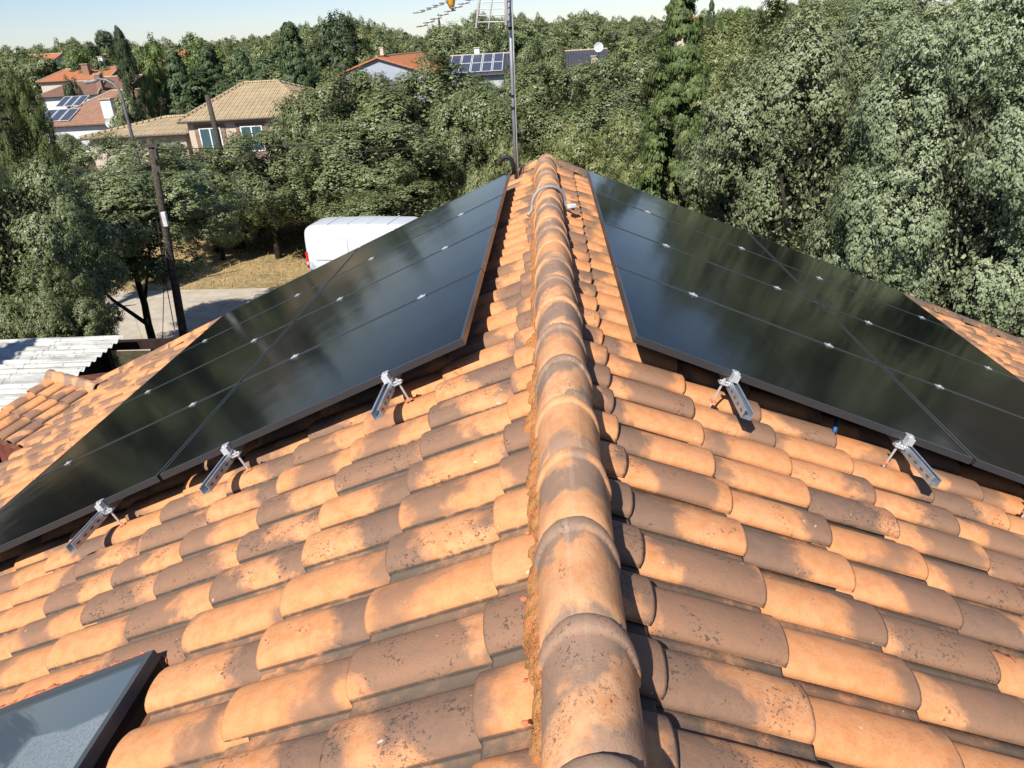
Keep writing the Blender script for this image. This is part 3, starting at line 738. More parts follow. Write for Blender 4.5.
plant("holm_oak", "oak crown in front of the left half of the white gable", 352, 79, 62, 62, ('mid', 2), M_OAK, .04, OAKS)
plant("holm_oak", "oak crown in front of the pale green wall under the solar array", 488, 83, 66, 56, ('mid', 0), M_OAK, .04, OAKS)
plant("holm_oak", "oak crown hiding the wall of the low beige wing", 138, 152, 80, 38, ('mid', 3), M_OAK, .04, OAKS)
# cypress, conifers and garden trees among the houses
plant("cypress", "slim pointed dark cypress among the tiled roofs on the left", 117, 27, 27, 62, ('column', 0), M_DARK, .03)
plant("lime_shrub", "bright yellow-green tree just right of the cypress", 146, 72, 26, 64, ('mid', 1), M_LIME, .05, cat="tree")
plant("conifer", "drooping dark conifer behind the beige house, left of its roof top", 172, 52, 70, 66, ('cone', 0), M_FIR, .04, "conifers behind the beige house")
plant("conifer", "bluish conifer directly behind the top of the beige roof", 205, 46, 70, 70, ('cone', 1), M_FIR, .04, "conifers behind the beige house")
plant("conifer", "conifer right of the beige roof top", 240, 52, 60, 66, ('cone', 0), M_FIR, .04, "conifers behind the beige house")
plant("conifer", "tall conifer with tiered branches, right behind the beige house", 288, 22, 72, 64, ('cone', 1), M_FIR, .04, "conifers behind the beige house")
plant("broadleaf_tree", "tall dark round tree at the left end of the belt above the white gable", 330, 12, 62, 95, ('far', 0), M_DARK, .04)
plant("umbrella_pine", "rounded pine standing out against the sky left of the cypress", 100, 30, 32, 150, ('far', 0), M_DARK, .5)
plant("broadleaf_tree", "bright green round tree right of the cypress against the sky", 148, 36, 40, 110, ('far', 1), M_LIME, .1)
plant("broadleaf_tree", "bright green spreading tree above the beige house", 198, 35, 60, 105, ('far', 2), M_LIME, .1)
plant("broadleaf_tree", "green tree left of the cypress, over the orange roofs", 76, 46, 34, 140, ('far', 3), M_LIME, .1)
plant("broadleaf_tree", "green tree right behind the orange roofs next to the cypress", 98, 50, 40, 135, ('far', 1), M_OAKY, .1)
plant("holm_oak", "dark rounded oak right above the pale solar array", 452, 17, 110, 84, ('mid', 2), M_OAK, .05, OAKS)
plant("cypress", "thin distant cypress spire below the antenna elements", 438.5, 14, 4.2, 140, ('column', 0), M_DARK, .03)
plant("broadleaf_tree", "fresh green tree by the far orange roofs at upper right", 735, 8, 44, 120, ('far', 0), M_LIME, .05)
plant("conifer", "dark pointed conifer left of the far orange roofs at upper right", 712, 0, 22, 105, ('cone', 1), M_FIR, .04)
plant("bush", "dark green shrub in front of the orange roof on the left", 68, 74, 22, 88, ('far', 3), M_DARK, .02, trunk=False, cat="bush")
plant("bush", "leafy shrub between the brown roof and the cypress", 126, 92, 40, 58, ('far', 0), M_OAK, .02, trunk=False, cat="bush")
# ------------------------------------------------------------------ woods behind, tree by tree
KEEP = [(13, 48, 52, 70, 170), (36, 108, 64, 82, 115), (110, 162, 58, 80, 125), (160, 185, 48, 66, 175), (345, 445, 52, 80, 78), (446, 505, 50, 84, 72), (572, 612, 38, 75, 84), (684, 760, 10, 36, 150), (30, 145, 70, 140, 80)]
LINE = [(-80, 64), (0, 50), (40, 44), (75, 38), (100, 44), (160, 41), (230, 38), (270, 33), (310, 22), (340, 13), (380, 26), (420, 33), (440, 30), (480, 16), (520, 14), (560, 20), (585, 9), (610, 18), (650, 18), (700, 10), (760, 8), (800, 0), (1100, -24)]
def line_y(px):
    for (a, b), (c, d_) in zip(LINE, LINE[1:]):
        if a <= px <= c: return b + (d_-b)*(px-a)/(c-a)
    return 20
rr = random.Random(11); far_parts = []
MARKS = [(0, "the pale pine"), (30, "the small skyline house"), (75, "the long orange roof"), (117, "the slim cypress"), (138, "the salmon roof"), (205, "the bluish conifer"), (250, "the beige roof top"), (288, "the tiered conifer"), (345, "the white gable's left end"), (388, "the white gable's peak"), (438, "the thin cypress spire"), (476, "the grey solar array"), (512, "the mast"), (560, "the slate roof"), (598, "the white dish"), (640, "the hollow by the columnar tree"), (690, "the columnar tree"), (728, "the far beige roof"), (752, "the small far roof"), (820, "the silvery oak"), (900, "the pale rear oak"), (1000, "the right edge oak")]
SZS = ("small", "midsized", "broad")
seen_labels = {}
FARP = []
for i in range(4):
    cm = CRN[('far', i)]; P = np.empty(len(cm.vertices)*3, np.float32); cm.vertices.foreach_get('co', P); FARP.append(P.reshape(-1, 3))
for Y, stp, dy0 in ((300, 9, 0), (230, 13, 3), (170, 17, 7), (125, 24, 12), (92, 32, 20), (66, 44, 32)):
    px = -70.0
    while px < 1090:
        wf = rr.uniform(1.3, 2.0); w_ = stp*wf*(1.75 if Y >= 170 else 1.3)
        py = line_y(px) + dy0 + rr.uniform(-3, 4)*(1 + dy0/20)
        x0, x1 = px - w_/2, px + w_/2
        bad = any(Y < kY and x1 > kx0 and x0 < kx1 and py < ky1 for kx0, kx1, ky0, ky1, kY in KEEP)
        if not bad and not (Y < 100 and px < 150) and not (Y > 150 and px > 900):
            ki = rr.randint(0, 3)
            if Y >= 170:                                 # the skyline wood reads as one mass
                top = at(px, py, Y); r = w_/2*project(top)[2]/F_PX; h2 = (top.z-GZ)*.48
                far_parts.append(FARP[ki]*np.array([r, r, h2]) + np.array([top.x, Y + rr.uniform(-9, 9), top.z-h2]))
            else:
                kind = rr.random()
                m_, hue = (M_OAK, "olive green") if kind < .5 else (M_OAKY, "yellowish green") if kind < .72 else (M_DARK, "dark") if kind < .86 else (M_FIR, "deep green")
                mx_, mk = min(MARKS, key=lambda q: abs(q[0]-px)); rel_ = "left of" if px < mx_ - 5 else "right of" if px > mx_ + 5 else "in line with"
                size = SZS[min(2, int((wf-1.3)/.234))]
                lab = "%s %s oak, %s row, %s %s" % (size, hue, {125: "back", 92: "middle", 66: "front"}[Y], rel_, mk)
                if lab in seen_labels: lab = lab.replace(" oak,", " oak, second from it,") if False else lab.replace("row,", "row, one farther" ) if abs(px-mx_) > abs(seen_labels[lab]-mx_) else lab.replace("row,", "row, one nearer")
                seen_labels[lab] = px
                plant("woodland_oak", lab, px, py, w_, Y, ('far', ki), m_, .05, "oaks of the wood behind the houses", trunk=TR[0])
        px += stp*rr.uniform(.75, 1.1)
# trees beside and behind the viewer: what the panels and the skylight mirror
SIDE = "trees beside the house outside the view"
for x, y, h_, r_, i, lb in ((-13, 7.5, 6.0, 2.8, 0, "low oak left of the skylight, just outside the photo"), (-17, 4, 7.4, 3.2, 1, "broad oak left of the house, outside the photo"), (-19, 14, 6.8, 3.4, 2, "broad oak left of the shed, outside the photo"), (-25, 23, 7, 3.8, 3, "oak along the road to the left, outside the photo"), (-22, 9, 7, 3.4, 0, "oak behind the mirrored conifer, outside the photo"), (14, 8, 8.0, 3.4, 0, "oak close to the right eave, outside the photo"), (15, 3, 8.2, 3.4, 1, "oak right of the viewer, outside the photo")):
    t = thing("holm_oak", lb, "tree", (x, y, GZ), i*1.3, SIDE)
    c = obj("crown", with_mat(CRN[('mid', i)], M_OAK), None, t); hh = h_*.42; c.scale = (r_, r_, hh); c.location = (0, 0, h_-hh)
    obj("trunk", TR[i], None, t, Matrix.Diagonal((h_, h_, h_*.9, 1)))
t = thing("conifer", "conifer mirrored in the skylight glass, itself outside the photo", "tree", (-11.0, 6.4, GZ))
c = obj("crown", with_mat(CRN[('cone', 0)], M_PINE), None, t); c.scale = (2.1, 2.1, 4.4); c.location = (0, 0, 4.7)
obj("trunk", TRS[1], None, t, Matrix.Diagonal((8.5, 8.5, 8.5, 1)))
# far-off wood closing the horizon
vv = crown_mesh("distant_wood", 900, 40, 40, 6, .10)
P = np.empty(len(vv.vertices)*3, np.float32); vv.vertices.foreach_get('co', P); P = P.reshape(-1, 3)
parts = []
for k in range(70):
    x = -420 + k*13 + rr.uniform(-4, 4); parts.append(P[:12000]*np.array([9, 7, 5.5]) + np.array([x, 420 + rr.uniform(-30, 30), GZ + rr.uniform(1.5, 4.5)]))
A = np.concatenate(parts + far_parts).astype(np.float32); N = len(A)//4
me = bpy.data.meshes.new("distant_wood"); me.vertices.add(len(A)); me.vertices.foreach_set('co', A.ravel())
me.loops.add(4*N); me.loops.foreach_set('vertex_index', np.arange(4*N, dtype=np.int32)); me.polygons.add(N)
me.polygons.foreach_set('loop_start', np.arange(0, 4*N, 4, dtype=np.int32)); me.polygons.foreach_set('loop_total', np.full(N, 4, np.int32)); me.update(calc_edges=True)
bpy.data.meshes.remove(vv)
tag(obj("distant_wood", me, M_OAK), "far-off belt of woodland along the horizon", "wood", kind='stuff')
# ------------------------------------------------------------------ neighbouring houses
def roof_mat(name, cols, pitch=.25, course=.15, rough=.85):
    m = Mat(name, rough, .2); o = m.obj(); x, y, z = m.sep(o)
    ge = m.n('ShaderNodeTexCoord').outputs['Normal']; nx, ny, nz = m.sep(ge)
    side = m.math('GREATER_THAN', m.math('ABSOLUTE', nx), m.math('ABSOLUTE', ny))
    a = m.math('ADD', m.math('MULTIPLY', y, side), m.math('MULTIPLY', x, m.math('SUBTRACT', 1.0, side)))
    ca = m.math('DIVIDE', a, pitch); cz = m.math('DIVIDE', z, course)
    wn = m.n('ShaderNodeTexWhiteNoise', noise_dimensions='3D'); m.put(wn.inputs[0], m.comb(m.math('FLOOR', ca), m.math('FLOOR', cz), side)); r = wn.outputs[0]
    c = m.mix(r, cols[0], cols[1])
    c = m.mix(m.math('MULTIPLY', m.step(m.noise(o, .8, 4), .45, .7), .5), c, cols[2])
    gap = m.math('MULTIPLY', m.step(m.math('ABSOLUTE', m.math('SUBTRACT', m.math('FRACT', ca), .5)), .30, .48), 1.0)
    row = m.step(m.math('FRACT', cz), .22, .0)
    c = m.mix(m.math('MULTIPLY', m.math('MAXIMUM', gap, row), .6), c, tuple(q*.42 for q in cols[2]))
    m.color(c)
    m.bump(m.math('ADD', m.math('SINE', m.math('MULTIPLY', ca, 2*math.pi)), m.math('MULTIPLY', m.math('FRACT', cz), -.8)), .05)
    return m.m
R_BEIGE = roof_mat("beige_roof_tiles", ((.50, .39, .23), (.42, .31, .18), (.36, .29, .19)), .30, .17)
R_PINK = roof_mat("faded_red_roof_tiles", ((.42, .23, .15), (.36, .19, .12), (.30, .18, .13)), .30, .17)
R_BROWN = roof_mat("brown_roof_tiles", ((.29, .16, .11), (.25, .13, .09), (.20, .12, .09)), .30, .17)
R_ORANGE = roof_mat("orange_roof_tiles", ((.60, .22, .09), (.52, .19, .08), (.46, .20, .11)), .30, .17)
R_SLATE = roof_mat("slate_roof", ((.075, .08, .095), (.06, .065, .08), (.09, .09, .10)), .30, .14)
W_CREAM = plain("cream_render", (.52, .43, .34), .9, .15, 0, .08, 1)
W_WHITE = plain("white_painted_render", (.62, .62, .61), .9, .15, 0, .06, 1)
W_GREY_AND_SHADE = plain("grey_and_shaded_white_render", (.34, .37, .41), .9, .15, 0, .05, 1)  # white gable's shade put into the wall colour; plain grey on other houses
W_GREEN = plain("pale_green_render", (.40, .45, .42), .9, .15, 0, .06, 1)
W_BRICK = plain("brick_surround", (.25, .165, .12), .9, .15, 0, .3, 8)
W_MAROON = plain("maroon_render", (.16, .03, .03), .9, .15)
M_WIN = Mat("window_glass", .08, .6, 0, (.05, .10, .11)).m
M_WFR = plain("white_window_frame", (.75, .75, .73), .5, .4)
M_RIDGE = plain("roof_edge_mortar", (.42, .33, .24), .9, .1)
M_GUT = plain("dark_gutter", (.07, .055, .045), .6, .3)
M_PVB = None
def pv_far():
    m = Mat("blue_solar_cells", .25, .5); o = m.obj(); x, y, z = m.sep(o)
    def ln(c, per, wd): return m.math('LESS_THAN', m.math('ABSOLUTE', m.math('SUBTRACT', m.math('FRACT', m.math('DIVIDE', c, per)), .5)), wd)
    m.color(m.mix(m.math('MAXIMUM', ln(x, .165, .05), ln(y, .165, .05)), (.040, .050, .078), (.13, .14, .16))); return m.m
M_PVB = pv_far()
M_PVF = plain("silver_panel_frame", (.66, .67, .68), .4, .5, .3)
def building(name, label, px0, px1, pye, pyr, Y, dep, style, wm, rm, hip=(None, None), wins=(), chims=(), oh=.35, yaw=0, pv=None, cat="house", pxm=None, dpx=0, skirt=None):
    A = at(px0, pye, Y); z0 = A.z; x0 = A.x
    x1 = x0 + (px1-px0)*project(np.array(A))[2]/F_PX/math.cos(ROLL)
    zr = at((px0+px1)/2 + dpx, pyr, Y + dep/2).z
    h = thing(name, label, cat, ((x0+x1)/2, Y + dep/2, GZ), R(yaw)); W = (x1-x0)/2; D = dep/2; ze = z0-GZ; zt = zr-GZ
    wx, wy = W-oh, D-oh
    mb = MB(); sl = (zt-ze)/(D if style != 'gable_y' else W); zw = ze - .12
    V = [(-wx, -wy, -.3), (wx, -wy, -.3), (wx, wy, -.3), (-wx, wy, -.3), (-wx, -wy, zw), (wx, -wy, zw), (wx, wy, zw), (-wx, wy, zw)]
    Fc = [(0, 1, 5, 4), (1, 2, 6, 5), (2, 3, 7, 6), (3, 0, 4, 7)]
    if style == 'gable_y':
        V += [(0, -wy, zt-.15-sl*0), (0, wy, zt-.15)]; Fc = [(0, 1, 5, 8, 4), (1, 2, 6, 5), (2, 3, 7, 9, 6), (3, 0, 4, 7)]
    if style == 'gable_x':
        V += [(-wx, 0, zt-.15), (wx, 0, zt-.15)]; Fc = [(0, 1, 5, 4), (1, 2, 6, 9, 5), (2, 3, 7, 6), (3, 0, 4, 8, 7)]
    mb.add(V, Fc); mb.build("wall", wm, h)
    E = [(-W, -D), (W, -D), (W, D), (-W, D)]
    if style == 'hip':
        a = -W + D if hip[0] is None else -W + hip[0]*2*W; b = W - D if hip[1] is None else -W + hip[1]*2*W
        if a > b: a = b = (a+b)/2
        T = [(a, 0), (b, 0)]; Fr = [(0, 1, 5, 4), (1, 2, 5), (2, 3, 4, 5), (3, 0, 4)]
    elif style == 'gable_x': T = [(-W, 0), (W, 0)]; Fr = [(0, 1, 5, 4), (2, 3, 4, 5)]
    else: T = [(0, -D), (0, D)]; Fr = [(1, 2, 5, 4), (3, 0, 4, 5)]
    V = [(x, y, ze) for x, y in E] + [(x, y, zt) for x, y in T]; th = .14
    n = 6; V2 = [(x, y, z-th) for x, y, z in V]
    Fa = list(Fr) + [tuple(i+n for i in q[::-1]) for q in Fr]
    ed = {}
    for q in Fr:
        for i in range(len(q)):
            e = (q[i], q[(i+1) % len(q)]); ed[e] = 1
    for (i, j) in ed:
        if (j, i) not in ed: Fa.append((j, i, i+n, j+n))
    rf = MB().add(V+V2, Fa).build("roof", rm, h)
    rc = MB()
    segs = [(4, 5)] if style != 'hip' else [(0, 4), (1, 5), (2, 5), (3, 4)] + ([(4, 5)] if a < b else [])
    for i, j in segs: rc.tube([Vector(V[i]) + Vector((0, 0, .02)), Vector(V[j]) + Vector((0, 0, .02))], .11, 6)
    rc.build("ridge_cap", M_RIDGE if rm is not R_BEIGE else rm, rf)
    if D*2 > 5 and oh > .2:
        g = MB()
        for (xa, ya), (xb, yb) in ((E[0], E[1]), (E[1], E[2]), (E[3], E[0])) if style == 'hip' else ((E[0], E[1]),) if style == 'gable_x' else ():
            g.tube([(xa*1.008, ya*1.008, ze-.10), (xb*1.008, yb*1.008, ze-.10)], .07, 6)
        if g.v: g.build("gutter", M_GUT, rf)
    for (fx, zo, w_, hh, *br) in wins:
        x = -W + fx*2*W; z = ze + zo
        if br: MB().box((x, -wy-.01, z), (w_+.55, .06, hh+.4)).build("window_surround", W_BRICK, h)
        wi = MB(); t = .07
        for c, d in (((x, -wy-.05, z+hh/2-t/2), (w_, .06, t)), ((x, -wy-.05, z-hh/2+t/2), (w_, .06, t)), ((x-w_/2+t/2, -wy-.05, z), (t, .06, hh-2*t)), ((x+w_/2-t/2, -wy-.05, z), (t, .06, hh-2*t)), ((x, -wy-.05, z), (t, .06, hh-2*t))): wi.box(c, d)
        wo = wi.build("window", M_WFR, h)
        for sgn in (-1, 1): MB().box((x+sgn*(w_/4-t/8), -wy-.045, z), (w_/2-1.3*t, .02, hh-2.05*t)).build("pane", M_WIN, wo)
    for (fx, fy, zc0, zc1, w_, cm) in chims:
        x = -W + fx*2*W; y = -D + fy*2*D
        ch = MB().box((x, y, ze + (zc0+zc1)/2), (w_, w_*.8, zc1-zc0)).build("chimney", cm, h)
        MB().box((x, y, ze+zc1+.06), (w_*1.25, w_*1.05, .1)).build("chimney_cap", M_RIDGE, ch)
    if pv:
        for (fx0, fx1, q0, q1, nx_, ny_, lab) in pv:
            ar = thing("solar_array", lab, "solar panels"); L = math.hypot(D, zt-ze); ang = math.atan2(zt-ze, D)
            ar.matrix_world = Matrix.Translation(((x0+x1)/2, Y + dep/2, GZ)) @ Matrix.Rotation(R(yaw), 4, 'Z') @ Matrix.Translation((0, -D, ze)) @ Matrix.Rotation(ang, 4, 'X')
            w_ = (fx1-fx0)*2*W/nx_; l_ = (q1-q0)*L/ny_
            for i in range(nx_):
                for j in range(ny_):
                    cx_ = -W + fx0*2*W + w_*(i+.5); cy_ = q0*L + l_*(j+.5)
                    pa = MB().box((cx_, cy_, .10), (w_-.05, l_-.05, .04)).build("panel", M_PVF, ar)
                    MB().box((cx_, cy_, .1225), (w_-.20, l_-.20, .006)).build("cells", M_PVB, pa)
    return h
def dish(label, px, py, Y, r, mat):
    p = at(px, py, Y); d = thing("satellite_dish", label, "satellite dish", tuple(p)); V = [(0, .06*r, 0)]; n = 14
    for a in (.5, 1.0):
        for k in range(n): V.append((a*r*math.cos(2*math.pi*k/n), .06*r - .30*r*a*a, a*r*math.sin(2*math.pi*k/n)))
    Fc = [(0, 1+k, 1+(k+1) % n) for k in range(n)] + [(1+k, 1+n+k, 1+n+(k+1) % n, 1+(k+1) % n) for k in range(n)]
    MB().add(V, Fc).build("reflector", mat, d, True)
    MB().tube([(0, .08*r, 0), (0, .30*r, -.2*r), (0, .30*r, -2.2*r)], .05*r+.01, 6).build("bracket", M_GUT, d)
    MB().tube([(0, -.05*r, -.9*r), (0, -.95*r, -.15*r)], .03*r+.008, 5).build("receiver_arm", M_GUT, d)
    return d
building("beige_house", "beige tiled hip-roofed house with white framed windows behind the oaks", 178, 318, 121, 84, 46.5, 10, 'hip', W_CREAM, R_BEIGE, (.30, .56),
         wins=((.20, -1.25, 1.35, 1.5, 1), (.505, -1.25, 1.35, 1.5, 1)), chims=((.93, .45, .4, 1.1, .6, W_CREAM),), dpx=-19)
building("beige_annex", "lower beige-roofed wing on the left side of the beige house", 80, 190, 138, 117.5, 48, 7, 'hip', W_CREAM, R_BEIGE, (.60, 1.0), wins=(), dpx=25)
building("red_roofed_house", "faded red hip-roofed house with two small solar arrays, left of the beige house", 34, 146, 127, 92, 72, 13, 'hip', W_WHITE, R_PINK, (.45, .60),
         wins=((.78, -1.2, 1.6, 1.2),), chims=((.66, .10, -1.0, 2.0, 1.0, W_WHITE), (.58, .75, .6, 2.4, .7, W_BRICK)),
         pv=((.0, .30, .10, .46, 3, 1, "lower blue solar array on the faded red roof at the left"), (.03, .28, .54, .86, 3, 1, "upper blue solar array on the faded red roof at the left")))
dish("small pale dish at the foot of the white chimney on the red roofed house", 110, 123, 70.5, .42, W_WHITE)
building("brown_roofed_house", "long brown roof behind the red roofed house at the left", 36, 100, 97, 82, 96, 12, 'hip', W_WHITE, R_BROWN, (.2, .75), chims=((.90, .2, .3, 2.0, .7, W_BRICK),))
building("brown_roofed_house", "brown roofed house with a maroon wall, directly left of the cypress", 86, 128, 92, 77, 100, 10, 'gable_x', W_MAROON, R_BROWN, chims=((.1, .3, .2, 2.0, .8, W_CREAM),))
building("orange_roofed_house", "long bright orange roof with white chimneys left of the cypress", 36, 112, 82, 69, 118, 12, 'hip', W_CREAM, R_ORANGE, (.12, .9), chims=((.60, .2, .2, 2.0, 1.0, W_BRICK), (.66, .5, .8, 2.9, .7, W_WHITE), (.9, .6, .6, 2.3, .7, W_BRICK)))
building("orange_roofed_house", "small orange roofed house with white walls at the far left skyline", 13, 48, 67, 55, 172, 14, 'gable_x', W_WHITE, R_ORANGE, wins=((.8, -1.6, 1.8, 1.4),))
building("orange_roofed_house", "salmon orange roofed house just right of the cypress", 114, 161, 74, 62, 128, 12, 'gable_x', W_CREAM, R_ORANGE, wins=((.75, -1.5, 1.8, 1.3),))
building("grey_house", "tiny grey house with an orange roof, above the conifers behind the beige house", 160, 184, 62, 51, 178, 10, 'gable_x', W_GREY_AND_SHADE, R_ORANGE)
building("white_gabled_house", "white house whose gable faces the viewer under an orange roof", 340, 440, 76, 55, 78, 14, 'gable_y', W_GREY_AND_SHADE, R_ORANGE, yaw=-9, chims=((.5, .12, 1.6, 2.25, .35, W_CREAM),))
building("solar_roof_house", "pale green house carrying a large grey solar array, left of the mast", 446, 512, 76, 55, 72, 9, 'gable_x', W_GREEN, R_SLATE, chims=((.42, .55, 1.5, 2.05, .5, W_WHITE),),
         pv=((.03, .86, .06, .97, 5, 2, "grey ten panel solar array on the pale green house"),))
building("slate_roofed_house", "slate roofed house with a white dish, right of the mast", 566, 610, 68, 50, 84, 9, 'gable_x', W_GREY_AND_SHADE, R_SLATE, chims=((.66, .10, -.3, .9, .7, W_CREAM),))
dish("round white dish above the slate roof right of the mast", 598.5, 47, 84, .48, W_WHITE)
building("orange_roofed_house", "far orange roof peeking out right beside the columnar tree", 676, 704, 31, 17, 150, 12, 'gable_x', W_CREAM, R_ORANGE)
building("beige_flat_house", "far low beige roof at the upper right, left of the small orange roof", 704, 752, 31, 26, 140, 8, 'gable_x', W_CREAM, R_BEIGE)
building("orange_roofed_house", "far small orange roof at the upper right near the silvery oak", 741, 764, 29, 18, 158, 10, 'hip', W_CREAM, R_ORANGE)
# ------------------------------------------------------------------ white van
def build_van():
    v = thing("van", "white panel van parked by the dry verge, partly hidden by the left panels", "van")
    secs = [(0.0, .55, 2.30, .90), (.035, .48, 2.40, .95), (.12, .45, 2.46, .985), (.35, .42, 2.50, 1.0), (2.2, .42, 2.53, 1.0), (3.9, .42, 2.50, 1.0), (4.45, .42, 2.36, .985), (4.95, .42, 1.62, .97), (5.15, .42, 1.36, .95), (5.65, .42, 1.15, .88), (5.86, .52, .95, .74)]
    n = 32; V = []
    for (x, zb, zt, hw) in secs:
        zc, hh = (zb+zt)/2, (zt-zb)/2
        for k in range(n):
            a = 2*math.pi*(k+.5)/n; c_, s_ = math.cos(a), math.sin(a)
            zz = hh*math.copysign(abs(s_)**.22, s_); yy = hw*math.copysign(abs(c_)**.22, c_)
            q = max(0, zz/hh)
            V.append((x, yy*(1-.085*q**1.5), zc+zz - .03*q*(yy/hw)**2))
    Fc = [(i*n+k, i*n+(k+1) % n, (i+1)*n+(k+1) % n, (i+1)*n+k) for i in range(len(secs)-1) for k in range(n)] + [tuple(range(n))[::-1], tuple((len(secs)-1)*n+k for k in range(n))]
    paint = Mat("white_van_paint", .25, .5, 0, (.55, .59, .63)).m
    MB().add(V, Fc).build("body", paint, v, True)
    def plate(name, x0, x1, z0, z1, mat, y=-.985, th=.012, bev=.05):
        tilt = .055; bm = bmesh.new(); m_ = MB().box(((x0+x1)/2, 0, 0), (x1-x0, th, z1-z0))
        o = m_.build(name, mat, v); o.location = (0, y + (0 if z0 < 1.3 else .018), (z0+z1)/2); o.rotation_euler = (-tilt if z0 > 1.2 else 0, 0, 0)
        if bev:
            bm.from_mesh(o.data); es = [e for e in bm.edges if abs(e.verts[0].co.x-e.verts[1].co.x) < 1e-6 and abs(e.verts[0].co.z-e.verts[1].co.z) < 1e-6]
            bmesh.ops.bevel(bm, geom=es, offset=bev, segments=3, affect='EDGES', profile=.5); bm.to_mesh(o.data)
        bm.free(); return o
    groove = plain("panel_seam", (.34, .36, .38), .5, .3)
    for x0, x1 in ((.42, 1.75), (1.92, 3.30)):
        plate("seam", x0-.012, x1+.012, 1.23, 2.04, groove, -.982, .012)
        plate("side_panel", x0, x1, 1.242, 2.028, paint, -.987, .014)
    plate("moulding", .55, 1.72, .90, .955, M_BLACK, -1.0, .02, 0); plate("moulding", 1.92, 3.25, .90, .955, M_BLACK, -1.0, .02, 0)
    rail_ = plate("door_rail", .40, 3.6, 2.10, 2.13, groove, -.955, .012, 0)
    lamp = Mat("red_lamp", .2, .6, 0, (.55, .02, .015)).m; lampw = Mat("clear_lamp", .2, .6, 0, (.7, .5, .45)).m
    for sy in (-1, 1):
        tl = MB().box((.03, sy*.915, 1.22), (.10, .12, .62)).build("tail_lamp", lamp, v, bevel=.02)
        MB().box((.03, sy*.918, 1.10), (.108, .122, .12)).build("lens", lampw, tl)
    tyre = plain("tyre", (.02, .02, .02), .9, .2); rim = plain("wheel_steel", (.35, .36, .37), .4, .5, .5)
    for x in (1.15, 4.75):
        for sy in (-1, 1):
            w = MB().tube([(x, sy*.78, .34), (x, sy*.82, .34), (x, sy*.98, .34), (x, sy*1.01, .34)], [.30, .345, .345, .30], 20).build("wheel", tyre, v, True)
            MB().tube([(x, sy*.95, .34), (x, sy*1.02, .34)], .20, 14).build("rim", rim, w)
    glass = Mat("van_glass", .05, .6, 0, (.02, .025, .03)).m
    plate("side_window", 3.75, 4.55, 1.35, 2.0, glass, -.975, .02)
    V = [(4.52, -.78, 2.30), (4.52, .78, 2.30), (5.14, .86, 1.42), (5.14, -.86, 1.42)]
    MB().add([(x+.03, y, z+.04) for x, y, z in V], [(0, 3, 2, 1)]).build("windscreen", glass, v)
    MB().box((.0, 0, .52), (.16, 1.86, .20)).build("bumper", M_BLACK, v, bevel=.03)
    MB().box((5.86, 0, .52), (.16, 1.5, .24)).build("bumper", M_BLACK, v, bevel=.03)
    for k in range(4): MB().box((.9+.8*k, 0, 2.512), (.06, 1.40, .02)).build("roof_rib", paint, v)
    return v
van = build_van()
VY = 25.9
pv_ = at(305, 240, VY); van.scale = (.95, .95, .95); van.location = (pv_.x + .02, VY + 1.1, GZ + .03); van.rotation_euler = (0, 0, R(-9))
# ------------------------------------------------------------------ utility pole, lamp, posts, wires
PB = at(183, 331, 17.6); PT = at(150, 139, 17.6)
pole = thing("utility_pole", "weathered wooden utility pole leaning beside the road", "utility pole", tuple(PB))
dv = PT - PB
M_WOOD = plain("tarred_wood", (.085, .070, .058), .95, .1, 0, .4, 14, .01)
MB().tube([(dv*(-.38)), dv*.3, dv*.65, dv], [.115, .095, .082, .07], 12).build("post", M_WOOD, pole, True)
MB().box(dv*.97 + Vector((.02, -.05, 0)), (.34, .10, .07)).box(dv*.93 + Vector((.12, -.10, 0)), (.10, .1, .22)).box(dv*.86 + Vector((.12, -.08, 0)), (.12, .09, .12)).build("bracket", M_GUT, pole)["kind"] = "stuff"
MB().box(dv*.615 + Vector((.10, -.14, 0)), (.11, .09, .34)).build("junction_box", plain("pale_grey_box", (.55, .56, .56), .6), pole, bevel=.01)
MB().tube([dv*.60 + Vector((-.11, -.12, 0)), dv*.3 + Vector((-.16, -.12, 0)), dv*0.02 + Vector((-.15, -.12, 0))], .012, 5).build("conduit", M_GUT, pole)
def wire(label, a, b, sag, r=.011, cat="cable"):
    a, b = Vector(a), Vector(b); pts = []
    for k in range(25):
        q = k/24; p = a.lerp(b, q); p.z -= sag*4*q*(1-q); pts.append(p)
    tag(MB().tube(pts, r, 5).build("overhead_cable", M_GUT, None, True), label, cat)
wire("upper overhead cable running right from the utility pole past the oaks", PB + dv*.95, at(535, 128, 24), .10, .012)
wire("lower overhead cable running right from the utility pole past the oaks", PB + dv*.90, at(535, 136, 24), .12, .012)
wire("overhead cable running left from the utility pole over the oak", PB + dv*.90, at(-60, 190, 15.5), .25)
wire("guy wire slanting from the utility pole down to the road edge", PB + dv*.57, Vector((PB.x-1.4, PB.y+.8, GZ)), 0, .010, "guy wire")
L0, L1 = at(137, 150, 27), at(121, 94, 27)
lampo = thing("street_lamp", "slim street lamp with a curved arm in front of the beige house", "street lamp", (L0.x, 27, GZ))
b_ = Vector((L0.x, 27, GZ)); pts = [Vector((0, 0, 0)), L1 - b_]
for px, py in ((118.5, 89), (113, 83.5), (106, 80), (99, 79), (95, 80)): pts.append(at(px, py, 27) - b_)
MB().tube(pts, [.075, .055, .048, .042, .04, .036, .036], 8).build("post", plain("grey_lamp_steel", (.16, .16, .155), .55, .4, .3), lampo, True)
